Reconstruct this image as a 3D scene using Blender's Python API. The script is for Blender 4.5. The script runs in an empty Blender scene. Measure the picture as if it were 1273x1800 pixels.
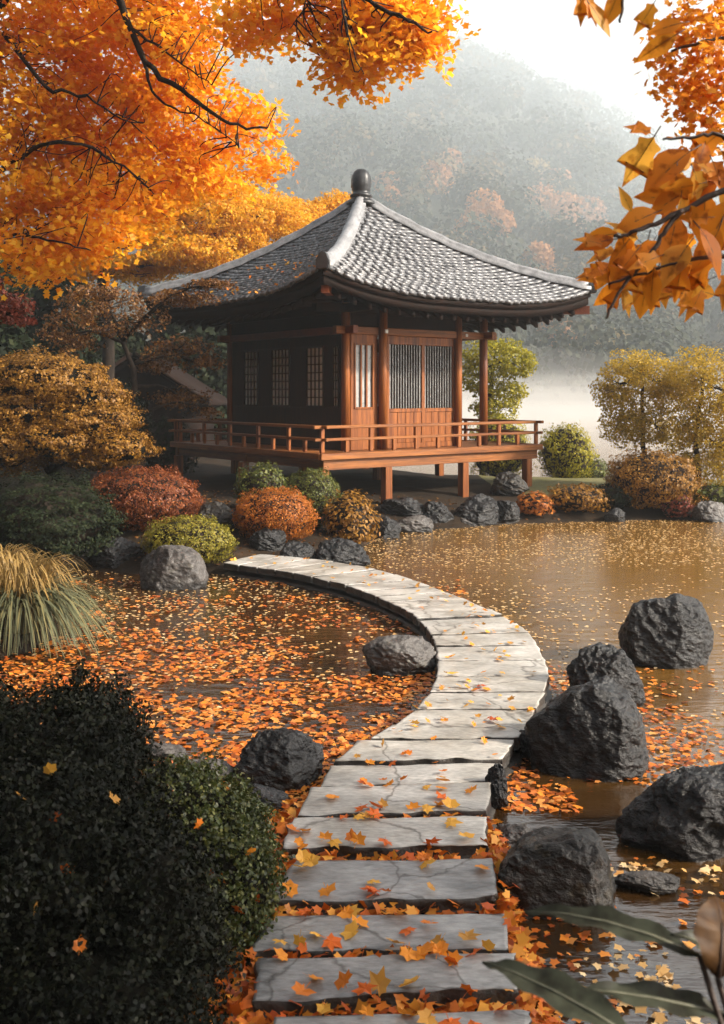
import bpy, bmesh, math, random
import numpy as np
from mathutils import Vector, Matrix, noise as mnoise

random.seed(7)
rng = np.random.default_rng(11)
S = bpy.context.scene
C = S.collection
R = math.radians

# ------------------------------------------------------------------ camera, sky, sun, exposure
EYE = 2.3
FPX = 1800.0          # focal length in photo pixels (photo 1273 x 1800)
HOR = 690.0           # photo row of the horizon
cam = bpy.data.cameras.new("camera")
cam.sensor_fit = 'VERTICAL'; cam.sensor_height = 36; cam.sensor_width = 36
cam.lens = 36.0; cam.shift_y = -(900 - HOR) / 1800.0
cam.clip_start = 0.05; cam.clip_end = 5000
cam.dof.use_dof = True; cam.dof.focus_distance = 7.5; cam.dof.aperture_fstop = 5.6
co = bpy.data.objects.new("camera", cam); C.objects.link(co)
co.location = (0, 0, EYE); co.rotation_euler = (R(90), 0, 0)
S.camera = co

SUN_EL, SUN_AZ = 30.0, -14.0     # azimuth counted from +X towards +Y
sd = Vector((math.cos(R(SUN_EL)) * math.cos(R(SUN_AZ)), math.cos(R(SUN_EL)) * math.sin(R(SUN_AZ)), math.sin(R(SUN_EL))))
w = bpy.data.worlds.new("World"); S.world = w; w.use_nodes = True
nt = w.node_tree; nt.nodes.clear()
sky = nt.nodes.new('ShaderNodeTexSky'); sky.sky_type = 'NISHITA'; sky.sun_disc = False
sky.sun_elevation = R(SUN_EL); sky.sun_rotation = R(90 - SUN_AZ)
sky.air_density = 1.0; sky.dust_density = 6.0; sky.ozone_density = 1.0
hs = nt.nodes.new('ShaderNodeHueSaturation'); hs.inputs['Saturation'].default_value = 0.22
bgn = nt.nodes.new('ShaderNodeBackground'); bgn.inputs['Strength'].default_value = 0.13
wo = nt.nodes.new('ShaderNodeOutputWorld')
nt.links.new(sky.outputs[0], hs.inputs['Color']); nt.links.new(hs.outputs[0], bgn.inputs['Color'])
nt.links.new(bgn.outputs[0], wo.inputs['Surface'])
sl = bpy.data.lights.new("sun", 'SUN'); sl.energy = 5.0; sl.angle = R(2.0); sl.color = (1.0, 0.88, 0.72)
so = bpy.data.objects.new("sun", sl); C.objects.link(so)
so.rotation_euler = sd.to_track_quat('Z', 'Y').to_euler()
S.view_settings.view_transform = 'Standard'; S.view_settings.look = 'None'
S.view_settings.gamma = 1.0; S.view_settings.exposure = 1.0
S.cycles.volume_bounces = 2; S.cycles.max_bounces = 8; S.cycles.diffuse_bounces = 3
S.cycles.transmission_bounces = 6; S.cycles.transparent_max_bounces = 8
S.cycles.sample_clamp_indirect = 6.0
S.cycles.use_denoising = True

def P(px, py, d):
    return Vector(((px - 636.5) / FPX * d, d, EYE - (py - HOR) / FPX * d))
def G(px, py, z=0.0):
    d = FPX * (EYE - z) / (py - HOR)
    return Vector(((px - 636.5) / FPX * d, d, z))

# ------------------------------------------------------------------ helpers: objects
def put(o, label=None, cat=None, group=None, kind=None):
    if label: o['label'] = label
    if cat: o['category'] = cat
    if group: o['group'] = group
    if kind: o['kind'] = kind
    return o
def thing(name, label, cat, loc=(0, 0, 0), rz=0.0, group=None):
    o = bpy.data.objects.new(name, None); C.objects.link(o)
    o.empty_display_size = 0.2
    o.location = loc; o.rotation_euler = (0, 0, rz)
    return put(o, label, cat, group)
def link(name, me, parent=None):
    o = bpy.data.objects.new(name, me); C.objects.link(o)
    if parent is not None: o.parent = parent
    return o
def obj(name, geo, mats, parent=None, smooth=False, off=None):
    """geo: list of (verts Nx3, faces list-of-index-tuples or int array NxK, material index)"""
    if not isinstance(mats, (list, tuple)): mats = [mats]
    vs, loops, tot, mi, base = [], [], [], [], 0
    for g in geo:
        v = np.asarray(g[0], dtype=np.float64).reshape(-1, 3); f = g[1]; m = g[2] if len(g) > 2 else 0
        if isinstance(f, np.ndarray):
            loops.append((f + base).ravel()); tot.append(np.full(len(f), f.shape[1])); mi.append(np.full(len(f), m))
        else:
            loops.append(np.array([i + base for q in f for i in q], dtype=np.int64))
            tot.append(np.array([len(q) for q in f])); mi.append(np.full(len(f), m))
        vs.append(v); base += len(v)
    V = np.concatenate(vs); L = np.concatenate(loops).astype(np.int32); T = np.concatenate(tot).astype(np.int32)
    M = np.concatenate(mi).astype(np.int32)
    if off is not None: V = V - np.array(off)
    me = bpy.data.meshes.new(name)
    me.vertices.add(len(V)); me.vertices.foreach_set('co', V.astype(np.float32).ravel())
    me.loops.add(len(L)); me.loops.foreach_set('vertex_index', L)
    me.polygons.add(len(T)); me.polygons.foreach_set('loop_start', np.concatenate([[0], np.cumsum(T)[:-1]]).astype(np.int32))
    me.polygons.foreach_set('loop_total', T)
    for m in mats: me.materials.append(m)
    me.polygons.foreach_set('material_index', M)
    if smooth: me.polygons.foreach_set('use_smooth', np.ones(len(T), dtype=bool))
    me.update(calc_edges=True); me.validate()
    return link(name, me, parent)
def bmobj(name, bm, mat, parent=None, smooth=False):
    me = bpy.data.meshes.new(name); bm.to_mesh(me); bm.free()
    for m in (mat if isinstance(mat, (list, tuple)) else [mat]): me.materials.append(m)
    if smooth: me.polygons.foreach_set('use_smooth', np.ones(len(me.polygons), dtype=bool))
    return link(name, me, parent)
def addbox(bm, x0, x1, y0, y1, z0, z1, bev=0.008):
    r = bmesh.ops.create_cube(bm, size=1.0)
    vs = r['verts']
    for v in vs:
        v.co = Vector((x0 + (v.co.x + .5) * (x1 - x0), y0 + (v.co.y + .5) * (y1 - y0), z0 + (v.co.z + .5) * (z1 - z0)))
    if bev > 0:
        es = list({e for v in vs for e in v.link_edges})
        bmesh.ops.bevel(bm, geom=es, offset=min(bev, .3 * min(x1 - x0, y1 - y0, z1 - z0)), segments=1, affect='EDGES', profile=.5)
def box(name, x0, x1, y0, y1, z0, z1, mat, parent, bev=0.008):
    bm = bmesh.new(); addbox(bm, x0, x1, y0, y1, z0, z1, bev)
    return bmobj(name, bm, mat, parent)
def tube(pts, rad, sides=8, wob=0.0):
    pts = [Vector(p) for p in pts]; n = len(pts); V = []; F = []
    ref = Vector((.31, .77, .55))
    for i, p in enumerate(pts):
        t = (pts[min(i + 1, n - 1)] - pts[max(i - 1, 0)]).normalized()
        a = t.cross(ref).normalized(); b = t.cross(a)
        for k in range(sides):
            an = 2 * math.pi * k / sides
            rr = rad[i] * (1 + wob * math.sin(3 * an + i * 1.7) + wob * random.uniform(-1, 1))
            V.append(p + (a * math.cos(an) + b * math.sin(an)) * rr)
    for i in range(n - 1):
        for k in range(sides):
            k2 = (k + 1) % sides
            F.append((i * sides + k, i * sides + k2, (i + 1) * sides + k2, (i + 1) * sides + k))
    F.append(tuple(range(sides))[::-1]); F.append(tuple((n - 1) * sides + k for k in range(sides)))
    return (np.array([tuple(v) for v in V]), F, 0)
def smooth_path(pts, sub=4):
    pts = [Vector(p) for p in pts]; out = []
    n = len(pts)
    for i in range(n - 1):
        p0, p1, p2, p3 = pts[max(i - 1, 0)], pts[i], pts[i + 1], pts[min(i + 2, n - 1)]
        for k in range(sub):
            t = k / sub
            out.append(.5 * ((2 * p1) + (p2 - p0) * t + (2 * p0 - 5 * p1 + 4 * p2 - p3) * t * t + (3 * p1 - p0 - 3 * p2 + p3) * t ** 3))
    out.append(pts[-1]); return out
def branch(pts, r0, r1, sub=4, sides=7, wob=.06, jit=0.0):
    q = smooth_path(pts, sub); n = len(q)
    if jit:
        q = [p + Vector((random.gauss(0, jit), random.gauss(0, jit), random.gauss(0, jit))) if 0 < i < n - 1 else p for i, p in enumerate(q)]
    return tube(q, [r0 + (r1 - r0) * (i / (n - 1)) ** .8 for i in range(n)], sides, wob)

# value noise, vectorised
def _h(i, j, k):
    x = (i * 374761393 + j * 668265263 + k * 2147483647 + 1013904223) & 0xffffffff
    x = ((x ^ (x >> 13)) * 1274126177) & 0xffffffff
    x = (x ^ (x >> 16)) & 0xffffff
    return x / float(0xffffff)
def vnoise(p):
    p = np.asarray(p, dtype=np.float64); i = np.floor(p).astype(np.int64); f = p - i; f = f * f * (3 - 2 * f)
    r = 0
    for a in (0, 1):
        for b in (0, 1):
            for c in (0, 1):
                wgt = (f[:, 0] if a else 1 - f[:, 0]) * (f[:, 1] if b else 1 - f[:, 1]) * (f[:, 2] if c else 1 - f[:, 2])
                r = r + wgt * _h(i[:, 0] + a, i[:, 1] + b, i[:, 2] + c)
    return r
def fbm(p, o=3):
    p = np.asarray(p, dtype=np.float64); s = 0; a = .5; t = 0
    for k in range(o):
        s = s + a * vnoise(p * 2 ** k + 17.3 * k); t += a; a *= .5
    return s / t

# ------------------------------------------------------------------ helpers: materials
def nodes(name):
    m = bpy.data.materials.new(name); m.use_nodes = True
    n = m.node_tree; n.nodes.clear()
    out = n.nodes.new('ShaderNodeOutputMaterial')
    return m, n, out
def ramp(n, stops, interp='LINEAR'):
    r = n.nodes.new('ShaderNodeValToRGB'); e = r.color_ramp; e.interpolation = interp
    while len(e.elements) < len(stops): e.elements.new(.5)
    for k, (p, c) in enumerate(stops):
        e.elements[k].position = p; e.elements[k].color = (*c, 1)
    return r
def stone(name, c1, c2, scale=6, rough=.6, bump=.4, stretch=(1, 1, 1), fine=60, c3=None, spec=.5, coord='Object', bdist=.02, rot=(0, 0, 0)):
    m, n, out = nodes(name)
    tc = n.nodes.new('ShaderNodeTexCoord'); mp = n.nodes.new('ShaderNodeMapping'); mp.inputs['Scale'].default_value = stretch; mp.inputs['Rotation'].default_value = rot
    if coord == 'Position': n.links.new(n.nodes.new('ShaderNodeNewGeometry').outputs['Position'], mp.inputs[0])
    else: n.links.new(tc.outputs[coord], mp.inputs[0])
    a = n.nodes.new('ShaderNodeTexNoise'); a.inputs['Scale'].default_value = scale; a.inputs['Detail'].default_value = 8; a.inputs['Roughness'].default_value = .65
    b = n.nodes.new('ShaderNodeTexNoise'); b.inputs['Scale'].default_value = fine; b.inputs['Detail'].default_value = 5
    for t in (a, b): n.links.new(mp.outputs[0], t.inputs['Vector'])
    st = [(.33, c1), (.68, c2)]
    if c3: st = [(.3, c1), (.58, c2), (.74, c3)]
    rp = ramp(n, st); n.links.new(a.outputs['Fac'], rp.inputs[0])
    mx = n.nodes.new('ShaderNodeMix'); mx.data_type = 'RGBA'; mx.blend_type = 'MULTIPLY'; mx.inputs['Factor'].default_value = .55
    rp2 = ramp(n, [(.3, (.45, .45, .45)), (.7, (1.25, 1.25, 1.25))]); n.links.new(b.outputs['Fac'], rp2.inputs[0])
    n.links.new(rp.outputs[0], mx.inputs['A']); n.links.new(rp2.outputs[0], mx.inputs['B'])
    add = n.nodes.new('ShaderNodeMath'); add.operation = 'MULTIPLY_ADD'; add.inputs[1].default_value = .45
    n.links.new(b.outputs['Fac'], add.inputs[0]); n.links.new(a.outputs['Fac'], add.inputs[2])
    bp = n.nodes.new('ShaderNodeBump'); bp.inputs['Strength'].default_value = bump; bp.inputs['Distance'].default_value = bdist
    n.links.new(add.outputs[0], bp.inputs['Height'])
    p = n.nodes.new('ShaderNodeBsdfPrincipled'); p.inputs['Specular IOR Level'].default_value = spec
    rr = n.nodes.new('ShaderNodeMapRange'); rr.inputs['To Min'].default_value = max(.05, rough - .15); rr.inputs['To Max'].default_value = min(1, rough + .15)
    n.links.new(a.outputs['Fac'], rr.inputs['Value']); n.links.new(rr.outputs[0], p.inputs['Roughness'])
    n.links.new(mx.outputs['Result'], p.inputs['Base Color']); n.links.new(bp.outputs[0], p.inputs['Normal'])
    n.links.new(p.outputs[0], out.inputs[0])
    return m
def leafmat(name, cols, trans=.35, rough=.5, spec=.3):
    m, n, out = nodes(name)
    g = n.nodes.new('ShaderNodeNewGeometry')
    k = len(cols); rp = ramp(n, [((i + .5) / k, c) for i, c in enumerate(cols)])
    n.links.new(g.outputs['Random Per Island'], rp.inputs[0])
    p = n.nodes.new('ShaderNodeBsdfPrincipled'); p.inputs['Roughness'].default_value = rough; p.inputs['Specular IOR Level'].default_value = spec
    t = n.nodes.new('ShaderNodeBsdfTranslucent'); mx = n.nodes.new('ShaderNodeMixShader'); mx.inputs[0].default_value = trans
    n.links.new(rp.outputs[0], p.inputs['Base Color']); n.links.new(rp.outputs[0], t.inputs['Color'])
    n.links.new(p.outputs[0], mx.inputs[1]); n.links.new(t.outputs[0], mx.inputs[2]); n.links.new(mx.outputs[0], out.inputs[0])
    return m

M = {}
M['bark'] = stone('dark_bark', (.012, .009, .007), (.04, .028, .02), 9, .85, .6, (1, 1, .35), 50, spec=.15)
M['wood'] = stone('red_wood', (.12, .025, .006), (.22, .05, .010), 3, .5, .25, (1, 1, 1), 40)
M['wood_x'] = stone('red_wood_along', (.11, .029, .006), (.33, .115, .021), 5, .5, .35, (.10, 2.4, 2.4), 40, spec=.3)
M['wood_y'] = stone('red_wood_across', (.11, .029, .006), (.33, .115, .021), 5, .5, .35, (2.4, .10, 2.4), 40, spec=.3)
M['wood_z'] = stone('red_wood_upright', (.11, .027, .006), (.36, .115, .021), 5, .5, .35, (2.4, 2.4, .10), 40, spec=.3)
M['shade_darkwood'] = stone('shade_dark_wood', (.006, .0032, .0022), (.018, .008, .005), 5, .8, .3, spec=.12)  # eave and left-side shade put into this dark wood colour
M['shade_wallwood'] = stone('shaded_brown_wall_board', (.016, .007, .004), (.045, .019, .009), 5, .7, .3, (1, 2.4, .12), 40, spec=.15)  # left wall colour darkened to stand for its shaded side
M['tile'] = stone('slate_roof_tile', (.07, .07, .074), (.22, .22, .23), 5, .36, .3, (1, 1, 1), 45)
M['ridge'] = stone('grey_ridge_tile', (.15, .15, .155), (.33, .33, .34), 6, .4, .2)
M['black'] = stone('black_clay', (.008, .008, .009), (.03, .03, .032), 8, .4, .3)
M['paper'] = stone('window_paper', (.74, .74, .71), (.86, .86, .82), 3, .8, .05)
M['pane'] = stone('dim_door_pane', (.24, .245, .235), (.40, .405, .39), 6, .3, .05)
M['slab'] = stone('path_slate', (.27, .26, .24), (.52, .50, .465), 1.7, .4, .5, (1, 2.6, 1), 24, c3=(.64, .615, .57), bdist=.012, coord='Position')
M['slab_dark'] = stone('dark_path_slate', (.13, .132, .135), (.33, .33, .327), 1.8, .36, .6, (1, 2.2, 1), 18, c3=(.46, .455, .445), bdist=.02, coord='Position')  # darker slate for the nearest slabs
M['footing'] = stone('dark_footing_stone', (.02, .018, .016), (.07, .062, .055), 5, .5, .7)
M['rock'] = stone('dark_blue_rock', (.002, .0021, .0025), (.009, .0092, .0105), 3.0, .36, 1.0, (1, 1, 1.7), 15, c3=(.06, .06, .064), bdist=.09, rot=(.5, .6, .3), spec=.5, coord='Position')
M['rock_grey'] = stone('grey_rock', (.03, .027, .026), (.085, .076, .07), 3.0, .5, .9, (1, 1, 1.5), 20, c3=(.16, .145, .13), bdist=.05, rot=(.5, .6, .3), coord='Position')
M['rock_brown'] = stone('brown_rock', (.004, .0032, .0025), (.018, .014, .010), 2.6, .45, 1.0, (1, 1, 1.5), 16, c3=(.11, .085, .06), bdist=.07, rot=(.4, .5, .3), coord='Position')
def wetrock(m, lich):
    n = m.node_tree; p = next(x for x in n.nodes if x.type == 'BSDF_PRINCIPLED'); src = p.inputs['Base Color'].links[0].from_socket
    tc = n.nodes.new('ShaderNodeTexCoord'); sx = n.nodes.new('ShaderNodeSeparateXYZ'); n.links.new(tc.outputs['Object'], sx.inputs[0])
    nz = n.nodes.new('ShaderNodeTexNoise'); nz.inputs['Scale'].default_value = 7; nz.inputs['Detail'].default_value = 6; n.links.new(tc.outputs['Object'], nz.inputs['Vector'])
    rl = ramp(n, [(.60, (0, 0, 0)), (.70, (1, 1, 1))]); n.links.new(nz.outputs['Fac'], rl.inputs[0])
    ml = n.nodes.new('ShaderNodeMix'); ml.data_type = 'RGBA'; ml.inputs['B'].default_value = (*lich, 1); n.links.new(src, ml.inputs['A'])
    mu = n.nodes.new('ShaderNodeMath'); mu.operation = 'MULTIPLY'; mu.inputs[1].default_value = .55; n.links.new(rl.outputs[0], mu.inputs[0]); n.links.new(mu.outputs[0], ml.inputs['Factor'])
    ad = n.nodes.new('ShaderNodeMath'); ad.operation = 'MULTIPLY_ADD'; ad.inputs[1].default_value = -.09; n.links.new(nz.outputs['Fac'], ad.inputs[0]); n.links.new(sx.outputs['Z'], ad.inputs[2])
    mr = n.nodes.new('ShaderNodeMapRange'); mr.inputs['From Min'].default_value = .0; mr.inputs['From Max'].default_value = .035; mr.inputs['To Min'].default_value = .35; n.links.new(ad.outputs[0], mr.inputs['Value'])
    mx = n.nodes.new('ShaderNodeMix'); mx.data_type = 'RGBA'; mx.blend_type = 'MULTIPLY'; mx.inputs['Factor'].default_value = 1
    n.links.new(ml.outputs['Result'], mx.inputs['A']); n.links.new(mr.outputs[0], mx.inputs['B']); n.links.new(mx.outputs['Result'], p.inputs['Base Color'])
def cracks(m, sc, stain):
    n = m.node_tree; p = next(x for x in n.nodes if x.type == 'BSDF_PRINCIPLED'); src = p.inputs['Base Color'].links[0].from_socket
    g = n.nodes.new('ShaderNodeNewGeometry'); nz = n.nodes.new('ShaderNodeTexNoise'); nz.inputs['Scale'].default_value = 3; nz.inputs['Detail'].default_value = 5
    n.links.new(g.outputs['Position'], nz.inputs['Vector'])
    ad = n.nodes.new('ShaderNodeVectorMath'); ad.operation = 'MULTIPLY_ADD'; ad.inputs[1].default_value = (.35, .35, .35); n.links.new(nz.outputs['Color'], ad.inputs[0]); n.links.new(g.outputs['Position'], ad.inputs[2])
    v = n.nodes.new('ShaderNodeTexVoronoi'); v.feature = 'DISTANCE_TO_EDGE'; v.inputs['Scale'].default_value = sc; n.links.new(ad.outputs[0], v.inputs['Vector'])
    r1 = ramp(n, [(.0, (.22, .2, .18)), (.012, (1, 1, 1))]); n.links.new(v.outputs['Distance'], r1.inputs[0])
    n2 = n.nodes.new('ShaderNodeTexNoise'); n2.inputs['Scale'].default_value = 1.4; n2.inputs['Detail'].default_value = 9; n2.inputs['Roughness'].default_value = .7; n.links.new(g.outputs['Position'], n2.inputs['Vector'])
    r2 = ramp(n, [(.40, stain), (.56, (1, 1, 1))]); n.links.new(n2.outputs['Fac'], r2.inputs[0])
    for r_ in (r1, r2):
        mx = n.nodes.new('ShaderNodeMix'); mx.data_type = 'RGBA'; mx.blend_type = 'MULTIPLY'; mx.inputs['Factor'].default_value = .8
        n.links.new(src, mx.inputs['A']); n.links.new(r_.outputs[0], mx.inputs['B']); src = mx.outputs['Result']
    n.links.new(src, p.inputs['Base Color'])
cracks(M['slab'], .9, (.66, .63, .58)); cracks(M['slab_dark'], 1.1, (.5, .5, .5))
wetrock(M['rock'], (.03, .031, .028)); wetrock(M['rock_grey'], (.19, .18, .15)); wetrock(M['rock_brown'], (.12, .095, .055))
M['shade_twig'] = stone('shade_twig_mass', (.004, .004, .003), (.010, .009, .006), 20, .95, .8, spec=.05)  # near-black core tone stands for shade between the leaves
M['soil'] = stone('dark_soil', (.008, .005, .003), (.026, .016, .008), 3, .9, .8, (1, 1, 1), 30, c3=(.06, .03, .011), spec=.2)
M['moss'] = stone('mossy_lawn', (.10, .095, .03), (.18, .16, .05), 2.5, .9, .5, (1, 1, 1), 40)
M['hill'] = stone('hill_ground', (.03, .035, .02), (.06, .06, .035), .05, .9, .2, fine=.6)

ORANGE = [(.86, .36, .016), (.90, .44, .02), (.93, .52, .03), (.86, .38, .016), (.94, .60, .045), (.76, .25, .014)]
M['leaf_orange'] = leafmat('orange_maple_leaf', ORANGE, .6)
M['leaf_yellow'] = leafmat('yellow_leaf', [(.72, .36, .02), (.80, .46, .03), (.70, .40, .03), (.82, .38, .018), (.60, .33, .03)], .5)
M['leaf_near'] = leafmat('near_orange_leaf', [(.80, .30, .022), (.86, .38, .035), (.70, .22, .018), (.88, .46, .06)], .6, .5)
_n = M['leaf_near'].node_tree; _rp = next(x for x in _n.nodes if x.type == 'VALTORGB'); _tc = _n.nodes.new('ShaderNodeTexCoord')
_nz = _n.nodes.new('ShaderNodeTexNoise'); _nz.inputs['Scale'].default_value = 26; _nz.inputs['Detail'].default_value = 6; _n.links.new(_tc.outputs['Object'], _nz.inputs['Vector'])
_r2 = ramp(_n, [(.34, (.45, .30, .2)), (.46, (1, 1, 1))]); _n.links.new(_nz.outputs['Fac'], _r2.inputs[0])
_mx = _n.nodes.new('ShaderNodeMix'); _mx.data_type = 'RGBA'; _mx.blend_type = 'MULTIPLY'; _mx.inputs['Factor'].default_value = .9
for _l in list(_n.links):
    if _l.from_node == _rp: _to = _l.to_socket; _n.links.remove(_l); _n.links.new(_mx.outputs['Result'], _to)
_n.links.new(_rp.outputs[0], _mx.inputs['A']); _n.links.new(_r2.outputs[0], _mx.inputs['B'])
M['leaf_brown'] = leafmat('brown_leaf', [(.13, .05, .012), (.19, .08, .018), (.09, .034, .010), (.26, .12, .025)], .35)
M['leaf_maroon'] = leafmat('maroon_leaf', [(.20, .04, .022), (.27, .07, .035), (.14, .03, .018)], .3)
M['leaf_gold'] = leafmat('gold_leaf', [(.22, .10, .014), (.30, .145, .018), (.16, .07, .012), (.38, .19, .024)], .3)
M['leaf_rust'] = leafmat('rust_leaf', [(.17, .04, .012), (.24, .062, .016), (.12, .03, .01), (.30, .095, .022)], .3)
M['leaf_ball'] = leafmat('bright_rust_leaf', [(.34, .095, .011), (.44, .135, .015), (.25, .068, .010), (.50, .18, .022)], .3)
M['leaf_lime'] = leafmat('lime_leaf', [(.18, .16, .018), (.25, .22, .022), (.13, .12, .016), (.32, .25, .03)], .3)
M['leaf_green'] = leafmat('green_leaf', [(.07, .085, .016), (.11, .12, .02), (.05, .065, .014), (.15, .15, .025)], .3)
M['leaf_dark'] = leafmat('dark_evergreen_leaf', [(.010, .016, .006), (.016, .024, .009), (.007, .012, .005), (.026, .032, .012)], .2, .6, .1)
M['leaf_box'] = leafmat('small_box_leaf', [(.045, .062, .012), (.07, .085, .016), (.026, .038, .009), (.15, .15, .035)], .25, .4, .45)
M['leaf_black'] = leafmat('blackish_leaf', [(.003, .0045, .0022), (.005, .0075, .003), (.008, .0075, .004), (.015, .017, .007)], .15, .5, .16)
M['leaf_yellow_green'] = leafmat('yellow_green_leaf', [(.34, .30, .02), (.44, .36, .025), (.25, .23, .02), (.20, .19, .02)], .4)  # yellow-green foliage of the garden tree and shore shrubs
M['leaf_tan'] = leafmat('tan_yellow_leaf', [(.50, .33, .03), (.60, .40, .04), (.40, .27, .03), (.30, .22, .03)], .45)
M['leaf_fall'] = leafmat('fallen_leaf', [(.60, .13, .012), (.74, .23, .018), (.46, .08, .01), (.80, .36, .04), (.70, .30, .04), (.36, .07, .012)], .2, .45)
M['leaf_fleck'] = leafmat('floating_leaf', [(.60, .15, .014), (.70, .25, .03), (.44, .08, .01), (.70, .34, .09), (.62, .19, .02), (.30, .06, .01), (.24, .07, .015)], .15, .45)
M['leaf_pale'] = leafmat('pale_floating_leaf', [(.66, .46, .22), (.74, .56, .32), (.60, .36, .13), (.68, .40, .14)], .15, .45)
M['blade'] = leafmat('grass_blade', [(.11, .12, .065), (.16, .16, .08), (.07, .08, .045), (.22, .19, .08)], .3)
M['blade_gold'] = leafmat('gold_grass_blade', [(.30, .19, .06), (.38, .25, .08), (.22, .14, .045)], .35)
M['plant'] = leafmat('grey_green_plant_leaf', [(.035, .04, .026), (.055, .06, .038)], .3, .5)
M['plant_brown'] = leafmat('withered_plant_leaf', [(.10, .045, .010), (.12, .055, .012)], .3, .6)
def spots(m, sc, dk):
    n = m.node_tree; rp = next(x for x in n.nodes if x.type == 'VALTORGB'); tc = n.nodes.new('ShaderNodeTexCoord')
    nz = n.nodes.new('ShaderNodeTexNoise'); nz.inputs['Scale'].default_value = sc; nz.inputs['Detail'].default_value = 7; n.links.new(tc.outputs['Object'], nz.inputs['Vector'])
    r2 = ramp(n, [(.36, dk), (.60, (1.15, 1.15, 1.15))]); n.links.new(nz.outputs['Fac'], r2.inputs[0])
    mx = n.nodes.new('ShaderNodeMix'); mx.data_type = 'RGBA'; mx.blend_type = 'MULTIPLY'; mx.inputs['Factor'].default_value = 1
    for l in list(n.links):
        if l.from_node == rp: t_ = l.to_socket; n.links.remove(l); n.links.new(mx.outputs['Result'], t_)
    n.links.new(rp.outputs[0], mx.inputs['A']); n.links.new(r2.outputs[0], mx.inputs['B'])
spots(M['plant'], 24, (.35, .32, .25)); spots(M['plant_brown'], 18, (.25, .2, .15))
M['hill_green'] = leafmat('hill_tree_leaf', [(.04, .048, .034), (.052, .06, .04), (.064, .066, .042), (.03, .038, .028)], .2, .7, .1)
M['hill_olive'] = leafmat('olive_hill_leaf', [(.13, .10, .055), (.17, .115, .06), (.09, .08, .045)], .2, .7, .1)
M['hill_peach'] = leafmat('peach_hill_leaf', [(.42, .20, .08), (.48, .24, .10), (.36, .16, .065)], .3, .7, .1)
M['hill_yellow'] = leafmat('pale_yellow_hill_leaf', [(.32, .24, .10), (.38, .28, .12), (.26, .19, .08)], .3, .7, .1)

# ------------------------------------------------------------------ helpers: foliage
def shape(kind):
    if kind == 'rhomb': return np.array([(0, -.5, 0), (.32, 0, .05), (0, .5, 0), (-.32, 0, .05)])
    if kind == 'quad': return np.array([(-.5, -.4, 0), (.45, -.5, 0), (.5, .42, .06), (-.42, .5, 0)])
    if kind == 'oval': return np.array([(0, -.5, 0), (.26, -.2, .04), (.28, .15, .05), (0, .5, -.03), (-.28, .15, .05), (-.26, -.2, .04)])
    if kind == 'maple':
        a = []
        for ang, r in ((-90, .10), (-62, .30), (-46, .24), (-18, .44), (8, .33), (38, .50), (66, .36), (90, .58), (114, .36), (142, .50), (172, .33), (198, .44), (226, .24), (242, .30)):
            a.append((r * math.cos(R(ang)), r * math.sin(R(ang)), -.25 * r * r))
        return np.array(a)
    if kind == 'star':
        a = []
        for ang, r in ((-90, .18), (-30, .42), (5, .31), (35, .47), (62, .34), (90, .56), (118, .34), (145, .47), (175, .31), (210, .42)):
            a.append((r * math.cos(R(ang)), r * math.sin(R(ang)), -.2 * r * r))
        return np.array(a)
def leaves(pos, nrm, size, kind='rhomb', tilt=.5, mi=0, sq=1.0):
    """pos Nx3, nrm Nx3: returns one geometry block with one face per leaf"""
    N = len(pos); T = shape(kind); K = len(T)
    n = nrm + rng.normal(0, tilt, (N, 3)); n /= np.linalg.norm(n, axis=1)[:, None] + 1e-9
    r = rng.normal(0, 1, (N, 3)); a = np.cross(n, r); a /= np.linalg.norm(a, axis=1)[:, None] + 1e-9
    b = np.cross(n, a)
    s = (size * rng.uniform(.65, 1.3, N))[:, None, None] if np.isscalar(size) else np.asarray(size)[:, None, None]
    V = pos[:, None, :] + s * (T[None, :, 0:1] * a[:, None, :] + T[None, :, 1:2] * b[:, None, :] * sq + T[None, :, 2:3] * n[:, None, :])
    F = np.arange(N * K).reshape(N, K)
    return (V.reshape(-1, 3), F, mi)
def lobe_points(lobes, dens, shell=.25, gap=0.0, gfreq=3.0, lump=.12, lfreq=2.5, cut=None, under=1.0):
    """points on / in a union of ellipsoids. lobe = (centre, (rx,ry,rz)); returns pos, outward"""
    PP, NN = [], []
    for li, (c, r) in enumerate(lobes):
        c = np.array(c); r = np.array(r)
        area = 4 * math.pi * (((r[0] * r[1]) ** 1.6 + (r[0] * r[2]) ** 1.6 + (r[1] * r[2]) ** 1.6) / 3) ** (1 / 1.6)
        N = int(area * dens)
        if N < 1: continue
        u = rng.normal(0, 1, (N, 3)); u /= np.linalg.norm(u, axis=1)[:, None]
        q = 1 - shell * rng.random(N) ** 1.5
        lm = 1 + lump * 2 * (fbm(u * lfreq + li * 7.1 + 3, 2) - .5) * 2
        p = c + u * r * (q * lm)[:, None]
        nn = u / r; nn /= np.linalg.norm(nn, axis=1)[:, None]
        keep = np.ones(N, bool)
        for lj, (c2, r2) in enumerate(lobes):
            if lj != li: keep &= (((p - np.array(c2)) / (np.array(r2) * .8)) ** 2).sum(1) > 1
        if gap > 0: keep &= vnoise(p * gfreq + 5.5) > gap
        if under < 1: keep &= (nn[:, 2] > -.3) | (rng.random(N) < under)
        if cut is not None: keep &= p[:, 2] > cut
        PP.append(p[keep]); NN.append(nn[keep])
    return np.concatenate(PP), np.concatenate(NN)
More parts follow.
